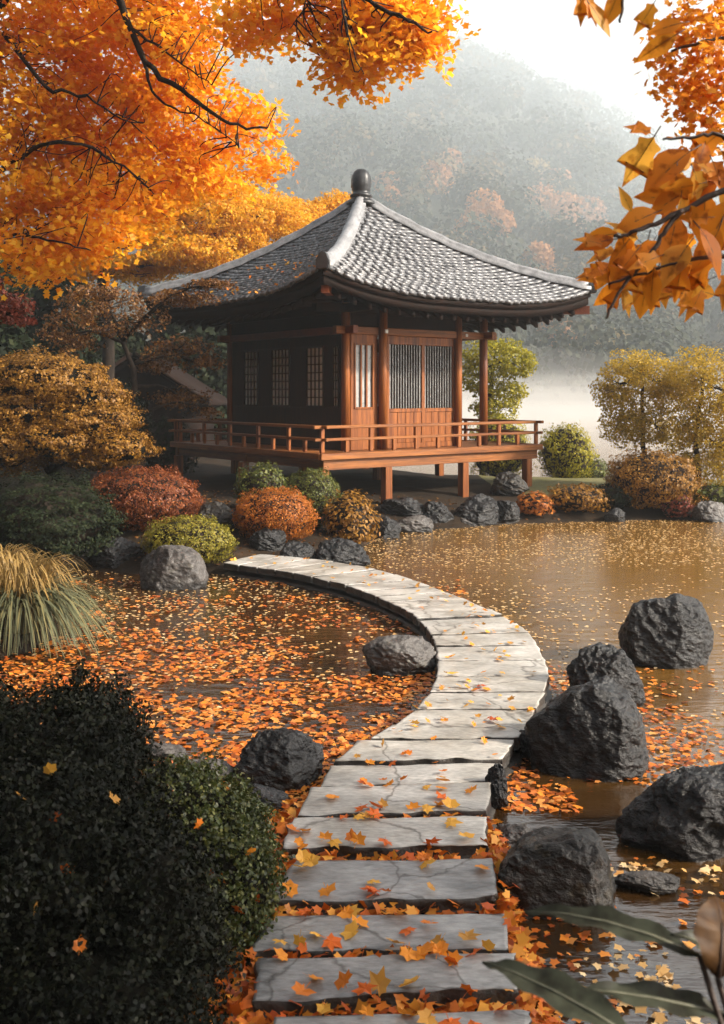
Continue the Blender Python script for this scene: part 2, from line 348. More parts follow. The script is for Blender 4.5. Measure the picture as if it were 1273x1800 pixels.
def core(lobes, k=.8, sub=3, mi=1, cut=None):
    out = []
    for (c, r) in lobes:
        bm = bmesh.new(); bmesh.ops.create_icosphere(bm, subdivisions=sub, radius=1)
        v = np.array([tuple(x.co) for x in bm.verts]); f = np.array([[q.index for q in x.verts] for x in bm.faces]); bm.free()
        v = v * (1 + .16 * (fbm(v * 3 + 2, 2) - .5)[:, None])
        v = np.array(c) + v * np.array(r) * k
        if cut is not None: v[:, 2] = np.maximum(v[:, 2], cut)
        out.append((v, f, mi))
    return out

def shrub(name, label, cat, lobes, mat, size, dens, kind='rhomb', shell=.16, tilt=.36, group=None, cut=None, corek=.82, lump=.12, lfreq=2.5, corem=None, gap=0, gfreq=3, base=None, extra=None, up=0.0, stems=0):
    """lobes in world space"""
    lo = min(c[2] - r[2] for c, r in lobes) if cut is None else cut
    c0 = lobes[0][0]
    b = base or (c0[0], c0[1], lo)
    t = thing(name, label, cat, b, group=group)
    p, n = lobe_points(lobes, dens, shell, gap, gfreq, lump, lfreq, cut)
    n = n + np.array([0, 0, up])
    geo = [leaves(p, n, size, kind, tilt)]
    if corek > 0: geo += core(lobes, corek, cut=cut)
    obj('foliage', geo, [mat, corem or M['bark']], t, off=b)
    if stems:
        sg = []
        for k in range(stems):
            c, r = lobes[k % len(lobes)]
            a = Vector((b[0] + random.uniform(-.3, .3) * r[0], b[1] + random.uniform(-.3, .3) * r[1], lo - .08))
            sg.append(branch([a, a.lerp(Vector(c), .5) + Vector((random.uniform(-.1, .1), 0, 0)), Vector(c) + Vector((random.uniform(-.4, .4) * r[0], 0, .3 * r[2]))], .03, .012))
        obj('stem', sg, M['bark'], t, off=b)
    return t
def EL(px, py, d, rxp, ryp, rd=None):
    """ellipsoid lobe from photo pixels at depth d"""
    s = d / FPX; c = P(px, py, d)
    return (tuple(c), (rxp * s, rd if rd else rxp * s, ryp * s))

# ------------------------------------------------------------------ setting: ground, water, hills
main_land = [(30, 18.9), (10, 18.7), (6.6, 18.5), (4.3, 18.3), (2.8, 18.0), (1.5, 17.35), (.25, 16.4), (.0, 14.9), (-.35, 14.0), (-.9, 13.75), (-1.3, 13.5), (-1.7, 12.95),
             (-2.3, 12.9), (-2.9, 12.8), (-3.7, 13.2), (-4.2, 12.4), (-3.75, 10.9), (-2.95, 9.7), (-2.72, 9.1), (-3.1, 8.75), (-6, 8.6), (-30, 9), (-60, 60), (-30, 60), (-12, 46), (-4, 34), (1.2, 27.5), (3, 25), (5, 24.2), (9, 23.6), (14, 23.2), (30, 23)]
near_land = [(-30, 6.2), (-4, 7.3), (-2.7, 7.35), (-1.5, 6.75), (-.85, 6.1), (-.5, 5.6), (-.3, 5.45), (.5, 5.4), (.66, 5.1), (.66, 4.2), (.78, 3.5), (1.25, 2.7), (1.9, 2.1), (4, 1.7), (30, 1), (30, -30), (-30, -30)]
def sdist(xy, poly):
    x, y = xy[:, 0], xy[:, 1]; inside = np.zeros(len(xy), bool); dm = np.full(len(xy), 1e9)
    n = len(poly)
    for i in range(n):
        x1, y1 = poly[i]; x2, y2 = poly[(i + 1) % n]
        cr = ((y1 > y) != (y2 > y)) & (x < (x2 - x1) * (y - y1) / (y2 - y1 + 1e-12) + x1)
        inside ^= cr
        dx, dy = x2 - x1, y2 - y1; t = np.clip(((x - x1) * dx + (y - y1) * dy) / (dx * dx + dy * dy), 0, 1)
        dm = np.minimum(dm, np.hypot(x - x1 - t * dx, y - y1 - t * dy))
    return np.where(inside, dm, -dm)
def ground_z(xy):
    xy = np.asarray(xy, float)
    q = np.c_[xy, np.zeros(len(xy))]
    jit = .22 * (fbm(q * 1.3, 3) - .5) * 2
    a = sdist(xy, main_land) + jit; b = sdist(xy, near_land) + jit * .5
    za = np.where(a > 0, .16 * np.clip(a / .35, 0, 1) + .34 * np.clip((a - .2) / 2.2, 0, 1) + .25 * np.clip((a - 4) / 10, 0, 1), np.clip(a * .8, -.6, 0))
    zb = np.where(b > 0, .075 * np.clip(b / .3, 0, 1) + .5 * np.clip((b - 2.5) / 3, 0, 1), np.clip(b * .8, -.6, 0))
    z = np.maximum(za, zb) + .05 * (fbm(q * 2.1 + 9, 3) - .5)
    return z - .02
xs = np.concatenate([np.linspace(-60, -8, 40), np.arange(-7.9, 8, .11), np.linspace(8.2, 40, 40)])
ys = np.concatenate([np.linspace(-28, 1.8, 25), np.arange(2, 27, .13), np.linspace(27.5, 62, 40)])
X, Y = np.meshgrid(xs, ys); xy = np.c_[X.ravel(), Y.ravel()]
Z = ground_z(xy); nx, ny = len(xs), len(ys)
idx = np.arange(nx * ny).reshape(ny, nx)
F = np.c_[idx[:-1, :-1].ravel(), idx[:-1, 1:].ravel(), idx[1:, 1:].ravel(), idx[1:, :-1].ravel()]
cx = xy[F].mean(1)
lawn = (cx[:, 0] > 2.6) & (cx[:, 1] > 19.6 + .4 * np.sin(cx[:, 0])) & (cx[:, 1] < 26)
V = np.c_[xy, Z]
g1 = obj('ground', [(V, F[~lawn], 0), (V, F[lawn], 1)], [M['soil'], M['moss']], smooth=True); put(g1, kind='structure')

# pond and lake bed, so that water has depth everywhere
bed = obj('lake_bed', [(np.array([(-900, -60, -1.2), (900, -60, -1.2), (900, 900, -1.2), (-900, 900, -1.2)]), [(0, 1, 2, 3)])], M['soil']); put(bed, kind='structure')
def water_mat():
    m, n, out = nodes('pond_water')
    tc = n.nodes.new('ShaderNodeTexCoord'); mp = n.nodes.new('ShaderNodeMapping'); mp.inputs['Scale'].default_value = (1.0, 3.2, 1)
    n.links.new(tc.outputs['Object'], mp.inputs[0])
    a = n.nodes.new('ShaderNodeTexNoise'); a.inputs['Scale'].default_value = 3.2; a.inputs['Detail'].default_value = 4
    b = n.nodes.new('ShaderNodeTexNoise'); b.inputs['Scale'].default_value = 13; b.inputs['Detail'].default_value = 3
    for t in (a, b): n.links.new(mp.outputs[0], t.inputs['Vector'])
    ad = n.nodes.new('ShaderNodeMath'); ad.operation = 'MULTIPLY_ADD'; ad.inputs[1].default_value = .3
    n.links.new(b.outputs['Fac'], ad.inputs[0]); n.links.new(a.outputs['Fac'], ad.inputs[2])
    bp = n.nodes.new('ShaderNodeBump'); bp.inputs['Strength'].default_value = .2; bp.inputs['Distance'].default_value = .06
    n.links.new(ad.outputs[0], bp.inputs['Height'])
    p = n.nodes.new('ShaderNodeBsdfPrincipled')
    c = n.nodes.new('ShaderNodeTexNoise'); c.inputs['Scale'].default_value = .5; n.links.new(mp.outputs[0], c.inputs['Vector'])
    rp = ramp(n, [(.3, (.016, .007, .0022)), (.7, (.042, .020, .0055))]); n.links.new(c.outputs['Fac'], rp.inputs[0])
    sx = n.nodes.new('ShaderNodeSeparateXYZ'); n.links.new(tc.outputs['Object'], sx.inputs[0])   # golden reflections at the right painted into the base colour
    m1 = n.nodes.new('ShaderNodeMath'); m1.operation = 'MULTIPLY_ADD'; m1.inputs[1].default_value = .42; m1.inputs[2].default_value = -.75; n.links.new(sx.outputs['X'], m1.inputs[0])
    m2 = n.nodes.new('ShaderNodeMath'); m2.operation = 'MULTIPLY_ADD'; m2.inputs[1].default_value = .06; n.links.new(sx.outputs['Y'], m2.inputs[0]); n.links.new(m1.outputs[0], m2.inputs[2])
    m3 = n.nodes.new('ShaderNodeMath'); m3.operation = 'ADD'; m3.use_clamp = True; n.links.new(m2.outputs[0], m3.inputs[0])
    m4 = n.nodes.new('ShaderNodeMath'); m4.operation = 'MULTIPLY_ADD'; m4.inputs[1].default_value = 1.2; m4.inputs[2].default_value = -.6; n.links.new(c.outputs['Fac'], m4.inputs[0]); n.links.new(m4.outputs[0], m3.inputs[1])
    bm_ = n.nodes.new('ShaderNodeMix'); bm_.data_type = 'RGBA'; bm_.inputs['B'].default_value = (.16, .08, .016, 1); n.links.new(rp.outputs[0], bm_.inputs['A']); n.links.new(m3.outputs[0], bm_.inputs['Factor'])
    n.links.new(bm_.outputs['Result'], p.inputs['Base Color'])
    p.inputs['Roughness'].default_value = .07; p.inputs['IOR'].default_value = 1.8; p.inputs['Specular IOR Level'].default_value = .9
    n.links.new(bp.outputs[0], p.inputs['Normal']); n.links.new(p.outputs[0], out.inputs[0])
    return m
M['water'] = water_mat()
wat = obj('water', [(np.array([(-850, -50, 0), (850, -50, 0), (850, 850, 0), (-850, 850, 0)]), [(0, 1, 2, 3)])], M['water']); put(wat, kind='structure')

CREST = [(-1500, 330), (-900, 160), (-300, 80), (380, 82), (620, 66), (780, 84), (880, 124), (950, 158), (1050, 206), (1150, 268), (1273, 345), (1500, 440), (2000, 560), (2800, 600)]
def hill_z(a, d, foot=105.0, crest=420.0):
    px = 636.5 + FPX * a
    yc = np.interp(px, [c[0] for c in CREST], [c[1] for c in CREST])
    zc = EYE + (HOR - yc) / FPX * crest
    t = (d - foot) / (crest - foot)
    q = np.c_[a * d * .018, d * .018, np.zeros(len(d))]
    nz = (fbm(q, 4) - .5) * 34 * np.clip(t * 3, 0, 1) * np.clip((1.05 - t) * 2.2, .12, 1)
    z = zc * np.where(t < 1, .25 * t + .75 * t * np.clip(t, 0, 1) ** .35, 1 - (t - 1) * 1.3) + nz
    return np.where(t < 0, t * 20, z)
aa = np.linspace(-1.1, 1.1, 150); dd = np.linspace(100, 560, 70)
A_, D_ = np.meshgrid(aa, dd); a_, d_ = A_.ravel(), D_.ravel()
V = np.c_[a_ * d_, d_, hill_z(a_, d_)]
idx = np.arange(len(a_)).reshape(len(dd), len(aa)); F = np.c_[idx[:-1, :-1].ravel(), idx[:-1, 1:].ravel(), idx[1:, 1:].ravel(), idx[1:, :-1].ravel()]
put(obj('hill', [(V, F, 0)], M['hill'], smooth=True), kind='structure')
# a fainter ridge farther off
FAR = [(-2000, 300), (300, 200), (800, 190), (940, 150), (1130, 112), (1250, 160), (1400, 130), (1900, 260), (3000, 400)]
aa = np.linspace(-1.1, 1.3, 220); V = []
for k, (d, fr) in enumerate(((600, 0), (680, .5), (780, .93), (830, 1), (838, .8))):
    y = np.interp(636.5 + FPX * aa, [c[0] for c in FAR], [c[1] for c in FAR])
    zz = (EYE + (HOR - y) / FPX * 830) * fr + (3.5 * np.sin(aa * 90) + 6 * (rng.random(len(aa)) - .5)) * (fr > .5)
    V.append(np.c_[aa * 830, np.full(len(aa), d), zz])
V = np.concatenate(V); idx = np.arange(len(V)).reshape(5, len(aa)); F = np.c_[idx[:-1, :-1].ravel(), idx[:-1, 1:].ravel(), idx[1:, 1:].ravel(), idx[1:, :-1].ravel()]
put(obj('distant_ridge', [(V, F, 0)], M['hill']), kind='structure')

# ------------------------------------------------------------------ hillside wood
def hill_crown(c, r, n, sz):
    u = rng.normal(0, 1, (n, 3)); u[:, 2] = np.abs(u[:, 2]) * 1.0 - .25; u /= np.linalg.norm(u, axis=1)[:, None]
    k = (1 - .3 * rng.random(n) ** 2) * (.72 + .56 * fbm(u * 2.2 + c[0], 2))
    p = np.array(c) + u * np.array([r, r, r * 1.05]) * k[:, None]
    return p, u
SPECIAL = [  # autumn trees one can tell apart on the slope: px, py, radius in px, kind, wording
    (797, 285, 26, 'peach', 'peach autumn tree highest of the bright ones on the misty hillside'),
    (780, 325, 44, 'peach', 'broad peach autumn tree right of the roof finial on the misty hillside'),
    (838, 340, 30, 'yellow', 'pale yellow tree beside the broad peach tree on the misty hillside'),
    (830, 385, 52, 'peach', 'wide pink orange tree low behind the right roof slope'),
    (885, 400, 34, 'peach', 'dull orange tree just above the right roof ridge'),
    (930, 305, 40, 'yellow', 'cream yellow round tree on the middle of the misty hillside'),
    (972, 330, 34, 'peach', 'small peach tree right of the cream yellow round tree on the hill'),
    (965, 375, 48, 'peach', 'large peach tree in the middle of the bright hillside patch'),
    (1022, 365, 40, 'peach', 'peach tree at the upper right of the bright hillside patch'),
    (1045, 400, 30, 'peach', 'small pink orange tree at the right end of the bright hillside patch'),
    (985, 415, 44, 'peach', 'low spreading orange tree at the foot of the bright hillside patch'),
    (680, 325, 26, 'peach', 'small orange tree close to the right of the roof finial'),
    (690, 355, 24, 'peach', 'bright orange tree just above the top of the right roof ridge'),
    (945, 462, 40, 'peach', 'dim pink orange tree right above the roof end'),
    (975, 590, 34, 'peach', 'faded brown tree at the hill foot above the white mist'),
    (1070, 612, 40, 'yellow', 'faded tan tree at the hill foot left of the yellow shore trees'),
]
def hill_depth(px, py):
    a = (px - 636.5) / FPX; d = np.linspace(108, 419, 600)
    z = hill_z(np.full(600, a), d) + 3.5
    y = HOR - (z - EYE) / d * FPX
    k = np.argmax(y <= py) if (y <= py).any() else 599
    return d[k]
for px, py, rp_, kd, lab in SPECIAL:
    d = hill_depth(px, py); c = P(px, py, d); r = rp_ * d / FPX
    gz = hill_z(np.array([c.x / d]), np.array([d]))[0]
    t = thing('autumn_hill_tree', lab, 'tree', (c.x, d, gz), group='autumn trees on the misty hillside')
    pts, nn = [], []
    for j in range(4):
        o = np.array([random.uniform(-.5, .5) * r, random.uniform(-.4, .4) * r, random.uniform(-.45, .4) * r])
        p, u = hill_crown(np.array(c) + o, r * .68, 420, 1); pts.append(p); nn.append(u)
    obj('crown', [leaves(np.concatenate(pts), np.concatenate(nn), max(.45, 4.2 * d / FPX), 'quad', .7)], M['hill_' + kd], t, off=(c.x, d, gz))
    obj('trunk', [branch([(c.x, d, gz - .5), (c.x + .2, d, (gz + c.z) / 2), (c.x, d, c.z)], .35, .15)], M['bark'], t, off=(c.x, d, gz))
pos, nn, pos2, nn2, s1, s2 = [], [], [], [], [], []
nt_ = 0
while nt_ < 2300:
    a = random.uniform(-.62, .66); d = 106 + 330 * random.random() ** .85
    if random.random() > d / 430 + .25: continue
    zz = hill_z(np.array([a]), np.array([d]))[0]; r = random.uniform(3.4, 7.4)
    n = 330 if d < 170 else (170 if d < 260 else 95)
    p, u = hill_crown((a * d, d, zz + r * .55), r, n, 1)
    k = random.random() < .2
    (pos2 if k else pos).append(p); (nn2 if k else nn).append(u)
    (s2 if k else s1).append(np.full(n, .5 if d < 170 else (.75 if d < 260 else 1.1)) * rng.uniform(.6, 1.35, n))
    nt_ += 1
hf = obj('hillside_forest', [leaves(np.concatenate(pos), np.concatenate(nn), np.concatenate(s1), 'quad', .35, 0),
                             leaves(np.concatenate(pos2), np.concatenate(nn2), np.concatenate(s2), 'quad', .35, 1)], [M['hill_green'], M['hill_olive']])
put(hf, 'misty grey green forest covering the hillside across the lake', 'forest', kind='stuff')

# ------------------------------------------------------------------ pavilion
PV = (-.02, 21.0, 0.0)
pav = thing('garden_pavilion', 'dark red timber garden pavilion with grey tiled pyramid roof and railed deck by the pond', 'pavilion', PV, R(37.5))
AH, ZE, HR = 3.28, 3.96, 2.27       # half side of the roof, eave height, rise
def roof_z(s, q):
    return ZE + HR * ((1 - s) - .30 * s * (1 - s)) + .37 * abs(q) ** 3.0 * s * s
def rotq(k, x, y):                  # face k: eave on side -y turned k * 90 degrees
    return ((x, y), (-y, x), (-x, -y), (y, -x))[k]
for k in range(4):
    V, Fc = [], []
    rows = 30
    for i in range(rows):
        s0 = .035 + .965 * i / rows; s1 = .035 + .965 * (i + 1) / rows
        halfw = s1 * AH; n = max(1, int(2 * halfw / .19)); edges = np.linspace(-1, 1, n + 1)
        edges[1:-1] += rng.uniform(-.10, .10, n - 1) * 2 / n
        if i % 2 and n > 2: edges[1:-1] += .5 / n
        for j in range(n):
            e0, e1 = edges[j], edges[j + 1]
            dl = rng.uniform(-.010, .012); lift = rng.uniform(.044, .060); tw = rng.uniform(-.008, .008)
            b = len(V)
            for (s, up, thick) in ((s0 - .006, .004, 0), (s1 + .012 + dl / AH, lift, 0), (s1 + .004 + dl / AH, lift, .075)):
                for m_, q in enumerate((e0 + .02 / n, e0 * .5 + e1 * .5, e1 - .02 / n)):
                    xx = q * s * AH; jj = rng.uniform(-.012, .012) if up > .01 and not thick else 0
                    arch = .014 if m_ == 1 else 0
                    z = roof_z(min(s, 1.02), q) + up + arch + tw * (m_ - 1) - thick
                    X_, Y_ = rotq(k, xx, -(s * AH + (jj if m_ == 1 else jj * .5)))
                    V.append((X_, Y_, z))
            for m_ in (0, 1):
                Fc.append((b + m_, b + 3 + m_, b + 4 + m_, b + 1 + m_))
                Fc.append((b + 3 + m_, b + 6 + m_, b + 7 + m_, b + 4 + m_))
                Fc.append((b + 6 + m_, b + m_, b + 1 + m_, b + 7 + m_))
            Fc.append((b, b + 6, b + 3)); Fc.append((b + 2, b + 5, b + 8))
    slope = obj('roof_slope', [(np.array(V), Fc, 0)], M['tile'], pav)
    # boarding under the tiles, a real slab with thickness
    NS, NQ = 14, 17; V = []
    for lay in (-.03, -.13):
        for i in range(NS):
            s = .02 + .975 * i / (NS - 1)
            for j in range(NQ):
                q = -1 + 2 * j / (NQ - 1); X_, Y_ = rotq(k, q * s * AH, -s * AH)
                V.append((X_, Y_, roof_z(s, q) + lay))
    idx = np.arange(2 * NS * NQ).reshape(2, NS, NQ); Fc = []
    for lay in (0, 1):
        for i in range(NS - 1):
            for j in range(NQ - 1):
                f = (idx[lay, i, j], idx[lay, i + 1, j], idx[lay, i + 1, j + 1], idx[lay, i, j + 1]); Fc.append(f if lay == 0 else f[::-1])
    for j in range(NQ - 1): Fc.append((idx[0, NS - 1, j], idx[1, NS - 1, j], idx[1, NS - 1, j + 1], idx[0, NS - 1, j + 1]))
    obj('roof_boarding', [(np.array(V), [tuple(int(x) for x in f) for f in Fc], 0)], M['shade_darkwood'], slope)
    # eave board following the sweep of the eave
    V, Fc = [], []
    for j in range(25):
        q = -1 + 2 * j / 24
        for (s, dz) in ((.985, -.14), (.985, -.29), (.955, -.29), (.955, -.14)):
            X_, Y_ = rotq(k, q * s * AH, -s * AH); V.append((X_, Y_, roof_z(s, q) + dz))
    for j in range(24):
        for m_ in range(4): Fc.append((4 * j + m_, 4 * j + (m_ + 1) % 4, 4 * j + 4 + (m_ + 1) % 4, 4 * j + 4 + m_))
    obj('eave_board', [(np.array(V), Fc, 0)], M['shade_darkwood'], pav)
    # rafters
    for j in range(19):
        q = -.94 + 1.88 * j / 18; V = []
        for s in (.5, .93, 1.0):
            z = roof_z(s, q * .93 / max(s, .93)) - .15 - (.17 if s < .6 else .14)
            if s == .5: z = ZE - .34 + .42
            for (dx, dz) in ((-.035, 0), (.035, 0), (.035, -.09), (-.035, -.09)):
                X_, Y_ = rotq(k, q * .93 * AH * (1 if s > .6 else .75) + dx, -s * AH * .965); V.append((X_, Y_, z + dz))
        Fc = [(0, 1, 2, 3), (11, 10, 9, 8)]
        for b in (0, 4):
            for m_ in range(4): Fc.append((b + m_, b + 4 + m_, b + 4 + (m_ + 1) % 4, b + (m_ + 1) % 4))
        obj('rafter', [(np.array(V), Fc, 0)], M['shade_darkwood'], pav)
# ceiling under the rafters
box('ceiling', -2.35, 2.35, -2.35, 2.35, 3.98, 4.04, M['shade_darkwood'], pav)
# hip ridges with end ornaments
for k in range(4):
    dirs = ((-1, -1), (1, -1), (1, 1), (-1, 1))[k]
    pts = []
    for i in range(22):
        s = .03 + .965 * i / 21
        pts.append(Vector((dirs[0] * s * AH, dirs[1] * s * AH, roof_z(s, 1))))
    prof = [(-.13, .0), (-.13, .07), (-.085, .075), (-.085, .125), (-.06, .165), (0, .185), (.06, .165), (.085, .125), (.085, .075), (.13, .07), (.13, 0)]
    V, Fc = [], []; n = len(prof); dv = Vector((dirs[0], dirs[1], 0)).normalized(); sidev = Vector((-dv.y, dv.x, 0))
    for i, p in enumerate(pts):
        for (a, h) in prof:
            v = p + sidev * a + Vector((0, 0, h + .012 * math.sin(i * 2.1))); V.append(tuple(v))
    for i in range(21):
        for m_ in range(n - 1): Fc.append((i * n + m_, i * n + n + m_, i * n + n + m_ + 1, i * n + m_ + 1))
    Fc.append(tuple(range(n))); Fc.append(tuple(21 * n + m_ for m_ in range(n))[::-1])
    rd = obj('hip_ridge', [(np.array(V), Fc, 0)], M['ridge'], pav)
    # curled black end tile
    e = pts[-1] + dv * .03
    bm = bmesh.new()
    outl = [(a_ * .62, b_ * .62) for a_, b_ in [(-.17, -.10), (.17, -.10), (.20, .10), (.14, .24), (.10, .34), (.03, .38), (-.05, .37), (-.12, .28), (-.15, .22), (-.20, .10)]]
    va = [bm.verts.new(e + sidev * a + Vector((0, 0, b)) - dv * .07) for a, b in outl]
    vb = [bm.verts.new(e + sidev * a * .9 + Vector((0, 0, b * .95)) + dv * .08) for a, b in outl]
    bm.faces.new(va); bm.faces.new(vb[::-1])
    for i in range(len(outl)): bm.faces.new((va[i], vb[i], vb[(i + 1) % len(outl)], va[(i + 1) % len(outl)]))
    bmesh.ops.bevel(bm, geom=bm.edges[:], offset=.015, segments=2, affect='EDGES')
    bmobj('end_tile', bm, M['black'], rd)
    if k == 0: box('corner_beam_end', 0, 0, 0, 0, 0, 0, M['wood'], pav).name if False else None
# finial
prof = [(.001, .0), (.30, 0), (.30, .06), (.23, .09), (.19, .12), (.19, .15), (.23, .17), (.23, .21), (.185, .23), (.175, .28), (.195, .31), (.19, .34), (.205, .37), (.20, .46), (.205, .52), (.19, .60), (.15, .68), (.09, .73), (.001, .75)]
V, Fc = [], []; ns = 24
for i, (r, z) in enumerate(prof):
    for k in range(ns):
        a = 2 * math.pi * k / ns; rr = r * (1 + (.035 * math.cos(8 * a) if z > .36 else 0)); V.append((rr * math.cos(a), rr * math.sin(a), z + 6.14))
for i in range(len(prof) - 1):
    for k in range(ns): Fc.append((i * ns + k, i * ns + (k + 1) % ns, (i + 1) * ns + (k + 1) % ns, (i + 1) * ns + k))
fin = obj('finial', [(np.array(V), Fc, 0)], M['black'], pav, smooth=False)

# deck
DX0, DX1, DY0, DY1, DZ = -2.85, 2.5, -2.62, 2.8, 1.25
bm = bmesh.new(); yy = DY0
while yy < DY1 - .02:
    y2 = min(yy + .147, DY1); addbox(bm, DX0, DX1, yy, y2 - .007, DZ - .045, DZ + random.uniform(-.003, .003), .004); yy += .147
bmobj('deck_floor', bm, M['wood_x'], pav)
for (a, b, c, d, mt) in ((DX0 - .03, DX1 + .03, DY0 - .05, DY0 - .003, 'wood_x'), (DX0 - .03, DX1 + .03, DY1 + .003, DY1 + .05, 'wood_x')):
    box('edge_board', a, b, c, d, DZ - .09, DZ + .025, M[mt], pav)
for (a, b) in ((DX0 - .05, DX0 - .003), (DX1 + .003, DX1 + .05)):
    box('edge_board', a, b, DY0, DY1, DZ - .09, DZ + .022, M['wood_y'], pav)
for y in (DY0 + .02, -.1, DY1 - .14):
    box('deck_beam', DX0 + .06, DX1 - .06, y, y + .12, DZ - .265, DZ - .092, M['wood_x'], pav)
for x in (DX0 + .07, -.2, DX1 - .19):
    box('deck_joist', x, x + .12, DY0 + .15, DY1 - .16, DZ - .25, DZ - .095, M['wood_y'], pav)
for y in (DY0 + .02, .0, DY1 - .16):
    for x in (DX0 + .10, -1.374, .483, 2.206):
        wx, wy = x * math.cos(R(37.5)) - y * math.sin(R(37.5)) + PV[0], x * math.sin(R(37.5)) + y * math.cos(R(37.5)) + PV[1]
        gz = ground_z(np.array([[wx, wy]]))[0]
        box('deck_post', x - .075, x + .075, y - .012, y + .138, gz - .15, DZ - .267, M['wood_z'], pav)
# railing, one per side
def rail(side):
    if side in 'SN':
        y = DY0 + .06 if side == 'S' else DY1 - .06
        r = box('railing', DX0 - .12, DX1 + .14, y - .035, y + .035, DZ + .435, DZ + .49, M['wood_x'], pav)
        box('middle_rail', DX0 - .10, DX1 + .12, y - .028, y + .028, DZ + .225, DZ + .275, M['wood_x'], r)
        for i in range(11):
            x = DX0 + .06 + (DX1 - DX0 - .12) * i / 10; tall = i % 2 == 0
            box('baluster', x - .04, x + .04, y - .027, y + .027, DZ + .026 if tall else DZ + .0262, DZ + (.434 if tall else .224), M['wood_z'], r)
    else:
        x = DX0 + .06 if side == 'W' else DX1 - .06
        r = box('railing', x - .033, x + .033, DY0 - .12, DY1 + .12, DZ + .437, DZ + .492, M['wood_y'], pav)
        box('middle_rail', x - .026, x + .026, DY0 - .10, DY1 + .10, DZ + .227, DZ + .277, M['wood_y'], r)
        for i in range(1, 11):
            y = DY0 + .06 + (DY1 - DY0 - .12) * i / 10.4; tall = i % 2 == 0
            box('baluster', x - .027, x + .027, y - .04, y + .04, DZ + .026, DZ + (.436 if tall else .226), M['wood_z'], r)
for s_ in 'SWNE': rail(s_)
# columns
def column(x, y, r=.085, mat='wood_z', z1=3.97):
    bm = bmesh.new()
    bmesh.ops.create_cone(bm, cap_ends=True, segments=20, radius1=r, radius2=r * .96, depth=z1 - DZ, matrix=Matrix.Translation((x, y, (z1 + DZ) / 2 + .002)))
    o = bmobj('column', bm, M[mat], pav, smooth=False)
    for p in o.data.polygons: p.use_smooth = len(p.vertices) == 4
    return o
CX0, CX1, CXR, CY0, CY1 = -1.75, 1.70, 1.0, -1.83, 2.25
bm = bmesh.new(); 
for (x, y) in ((CX0, CY0), (-.961, CY0 - .09), (CX1, CY0), (CX0, CY1), (CX1, CY1), (CX1, .2), (CXR - .02, CY0 - .02)):
    column(x, y)
bm.free()
# head beams
box('head_beam', CX0 - .25, CX1 + .32, CY0 - .06, CY0 + .06, 3.36, 3.50, M['wood_x'], pav)
box('head_beam', CX0 - .055, CX0 + .055, CY0 - .3, CY1 + .3, 3.365, 3.505, M['wood'], pav)
box('head_beam', CX0 - .3, CX1 + .3, CY1 - .06, CY1 + .06, 3.36, 3.50, M['wood_x'], pav)
box('head_beam', CX1 - .055, CX1 + .055, CY0 - .3, CY1 + .3, 3.365, 3.505, M['wood_y'], pav)
box('eave_beam', CX0 - .7, CX1 + .8, CY0 - .07, CY0 + .07, 3.74, 3.90, M['shade_darkwood'], pav)
box('eave_beam', CX0 - .065, CX0 + .065, CY0 - .8, CY1 + .8, 3.745, 3.905, M['shade_darkwood'], pav)
box('upper_wall', CX0 + .05, CXR, CY0 - .03, CY0 + .03, 3.503, 3.74, M['shade_darkwood'], pav, .002)
box('upper_wall', CX0 - .03, CX0 + .03, CY0 + .06, CY1, 3.507, 3.743, M['shade_darkwood'], pav, .002)
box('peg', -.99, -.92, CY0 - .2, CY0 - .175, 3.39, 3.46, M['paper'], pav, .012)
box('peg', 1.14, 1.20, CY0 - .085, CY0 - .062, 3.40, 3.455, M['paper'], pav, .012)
# side walls (solid lower panel, lattice windows)
def wall_panels(axis, fixed, a0, a1, opens, zb, zt, mat, ztop=3.36, sign=-1, th=.05, name='wall', bars='grid', pane='paper'):
    """wall in plane axis=fixed from a0 to a1 with window openings opens [(o0, o1)]"""
    def bx(bm, u0, u1, z0, z1, t0, t1, bev=.004):
        if axis == 'x': addbox(bm, fixed + t0, fixed + t1, u0, u1, z0, z1, bev)
        else: addbox(bm, u0, u1, fixed + t0, fixed + t1, z0, z1, bev)
    bm = bmesh.new(); h = th / 2
    bx(bm, a0, a1, DZ + .003, zb, -h, h); bx(bm, a0, a1, zt, ztop - .002, -h, h)
    cur = a0
    for (o0, o1) in opens:
        if o0 - cur > .01: bx(bm, cur, o0, zb, zt, -h, h)
        cur = o1
    if a1 - cur > .01: bx(bm, cur, a1, zb, zt, -h, h)
    wl = bmobj(name, bm, M[mat], pav)
    for (o0, o1) in opens:
        bm = bmesh.new()
        f = .035; s0, s1 = (-h - .018, -h + .02) if sign < 0 else (h - .02, h + .018)
        bx(bm, o0, o0 + f, zb, zt, s0, s1); bx(bm, o1 - f, o1, zb, zt, s0, s1)
        bx(bm, o0 + f, o1 - f, zb, zb + f, s0, s1); bx(bm, o0 + f, o1 - f, zt - f, zt, s0, s1)
        nb = max(2, int((o1 - o0) / .12)); wd = .009 if bars == 'grid' else .017
        for i in range(1, nb):
            u = o0 + f + (o1 - o0 - 2 * f) * i / nb; bx(bm, u - wd, u + wd, zb + f, zt - f, s0 + .008, s1 - .006, 0)
        rows = 7 if bars == 'grid' else 0
        for i in range(1, rows):
            z = zb + f + (zt - zb - 2 * f) * i / rows; bx(bm, o0 + f, o1 - f, z - .009, z + .009, s0 + .011, s1 - .009, 0)
        wn = bmobj('lattice_window', bm, M[mat], pav)
        bm = bmesh.new(); bx(bm, o0 + .004, o1 - .004, zb + .004, zt - .004, -.006 - sign * .002, .006 - sign * .002, 0)
        bmobj('pane', bm, M[pane], wn)
    return wl
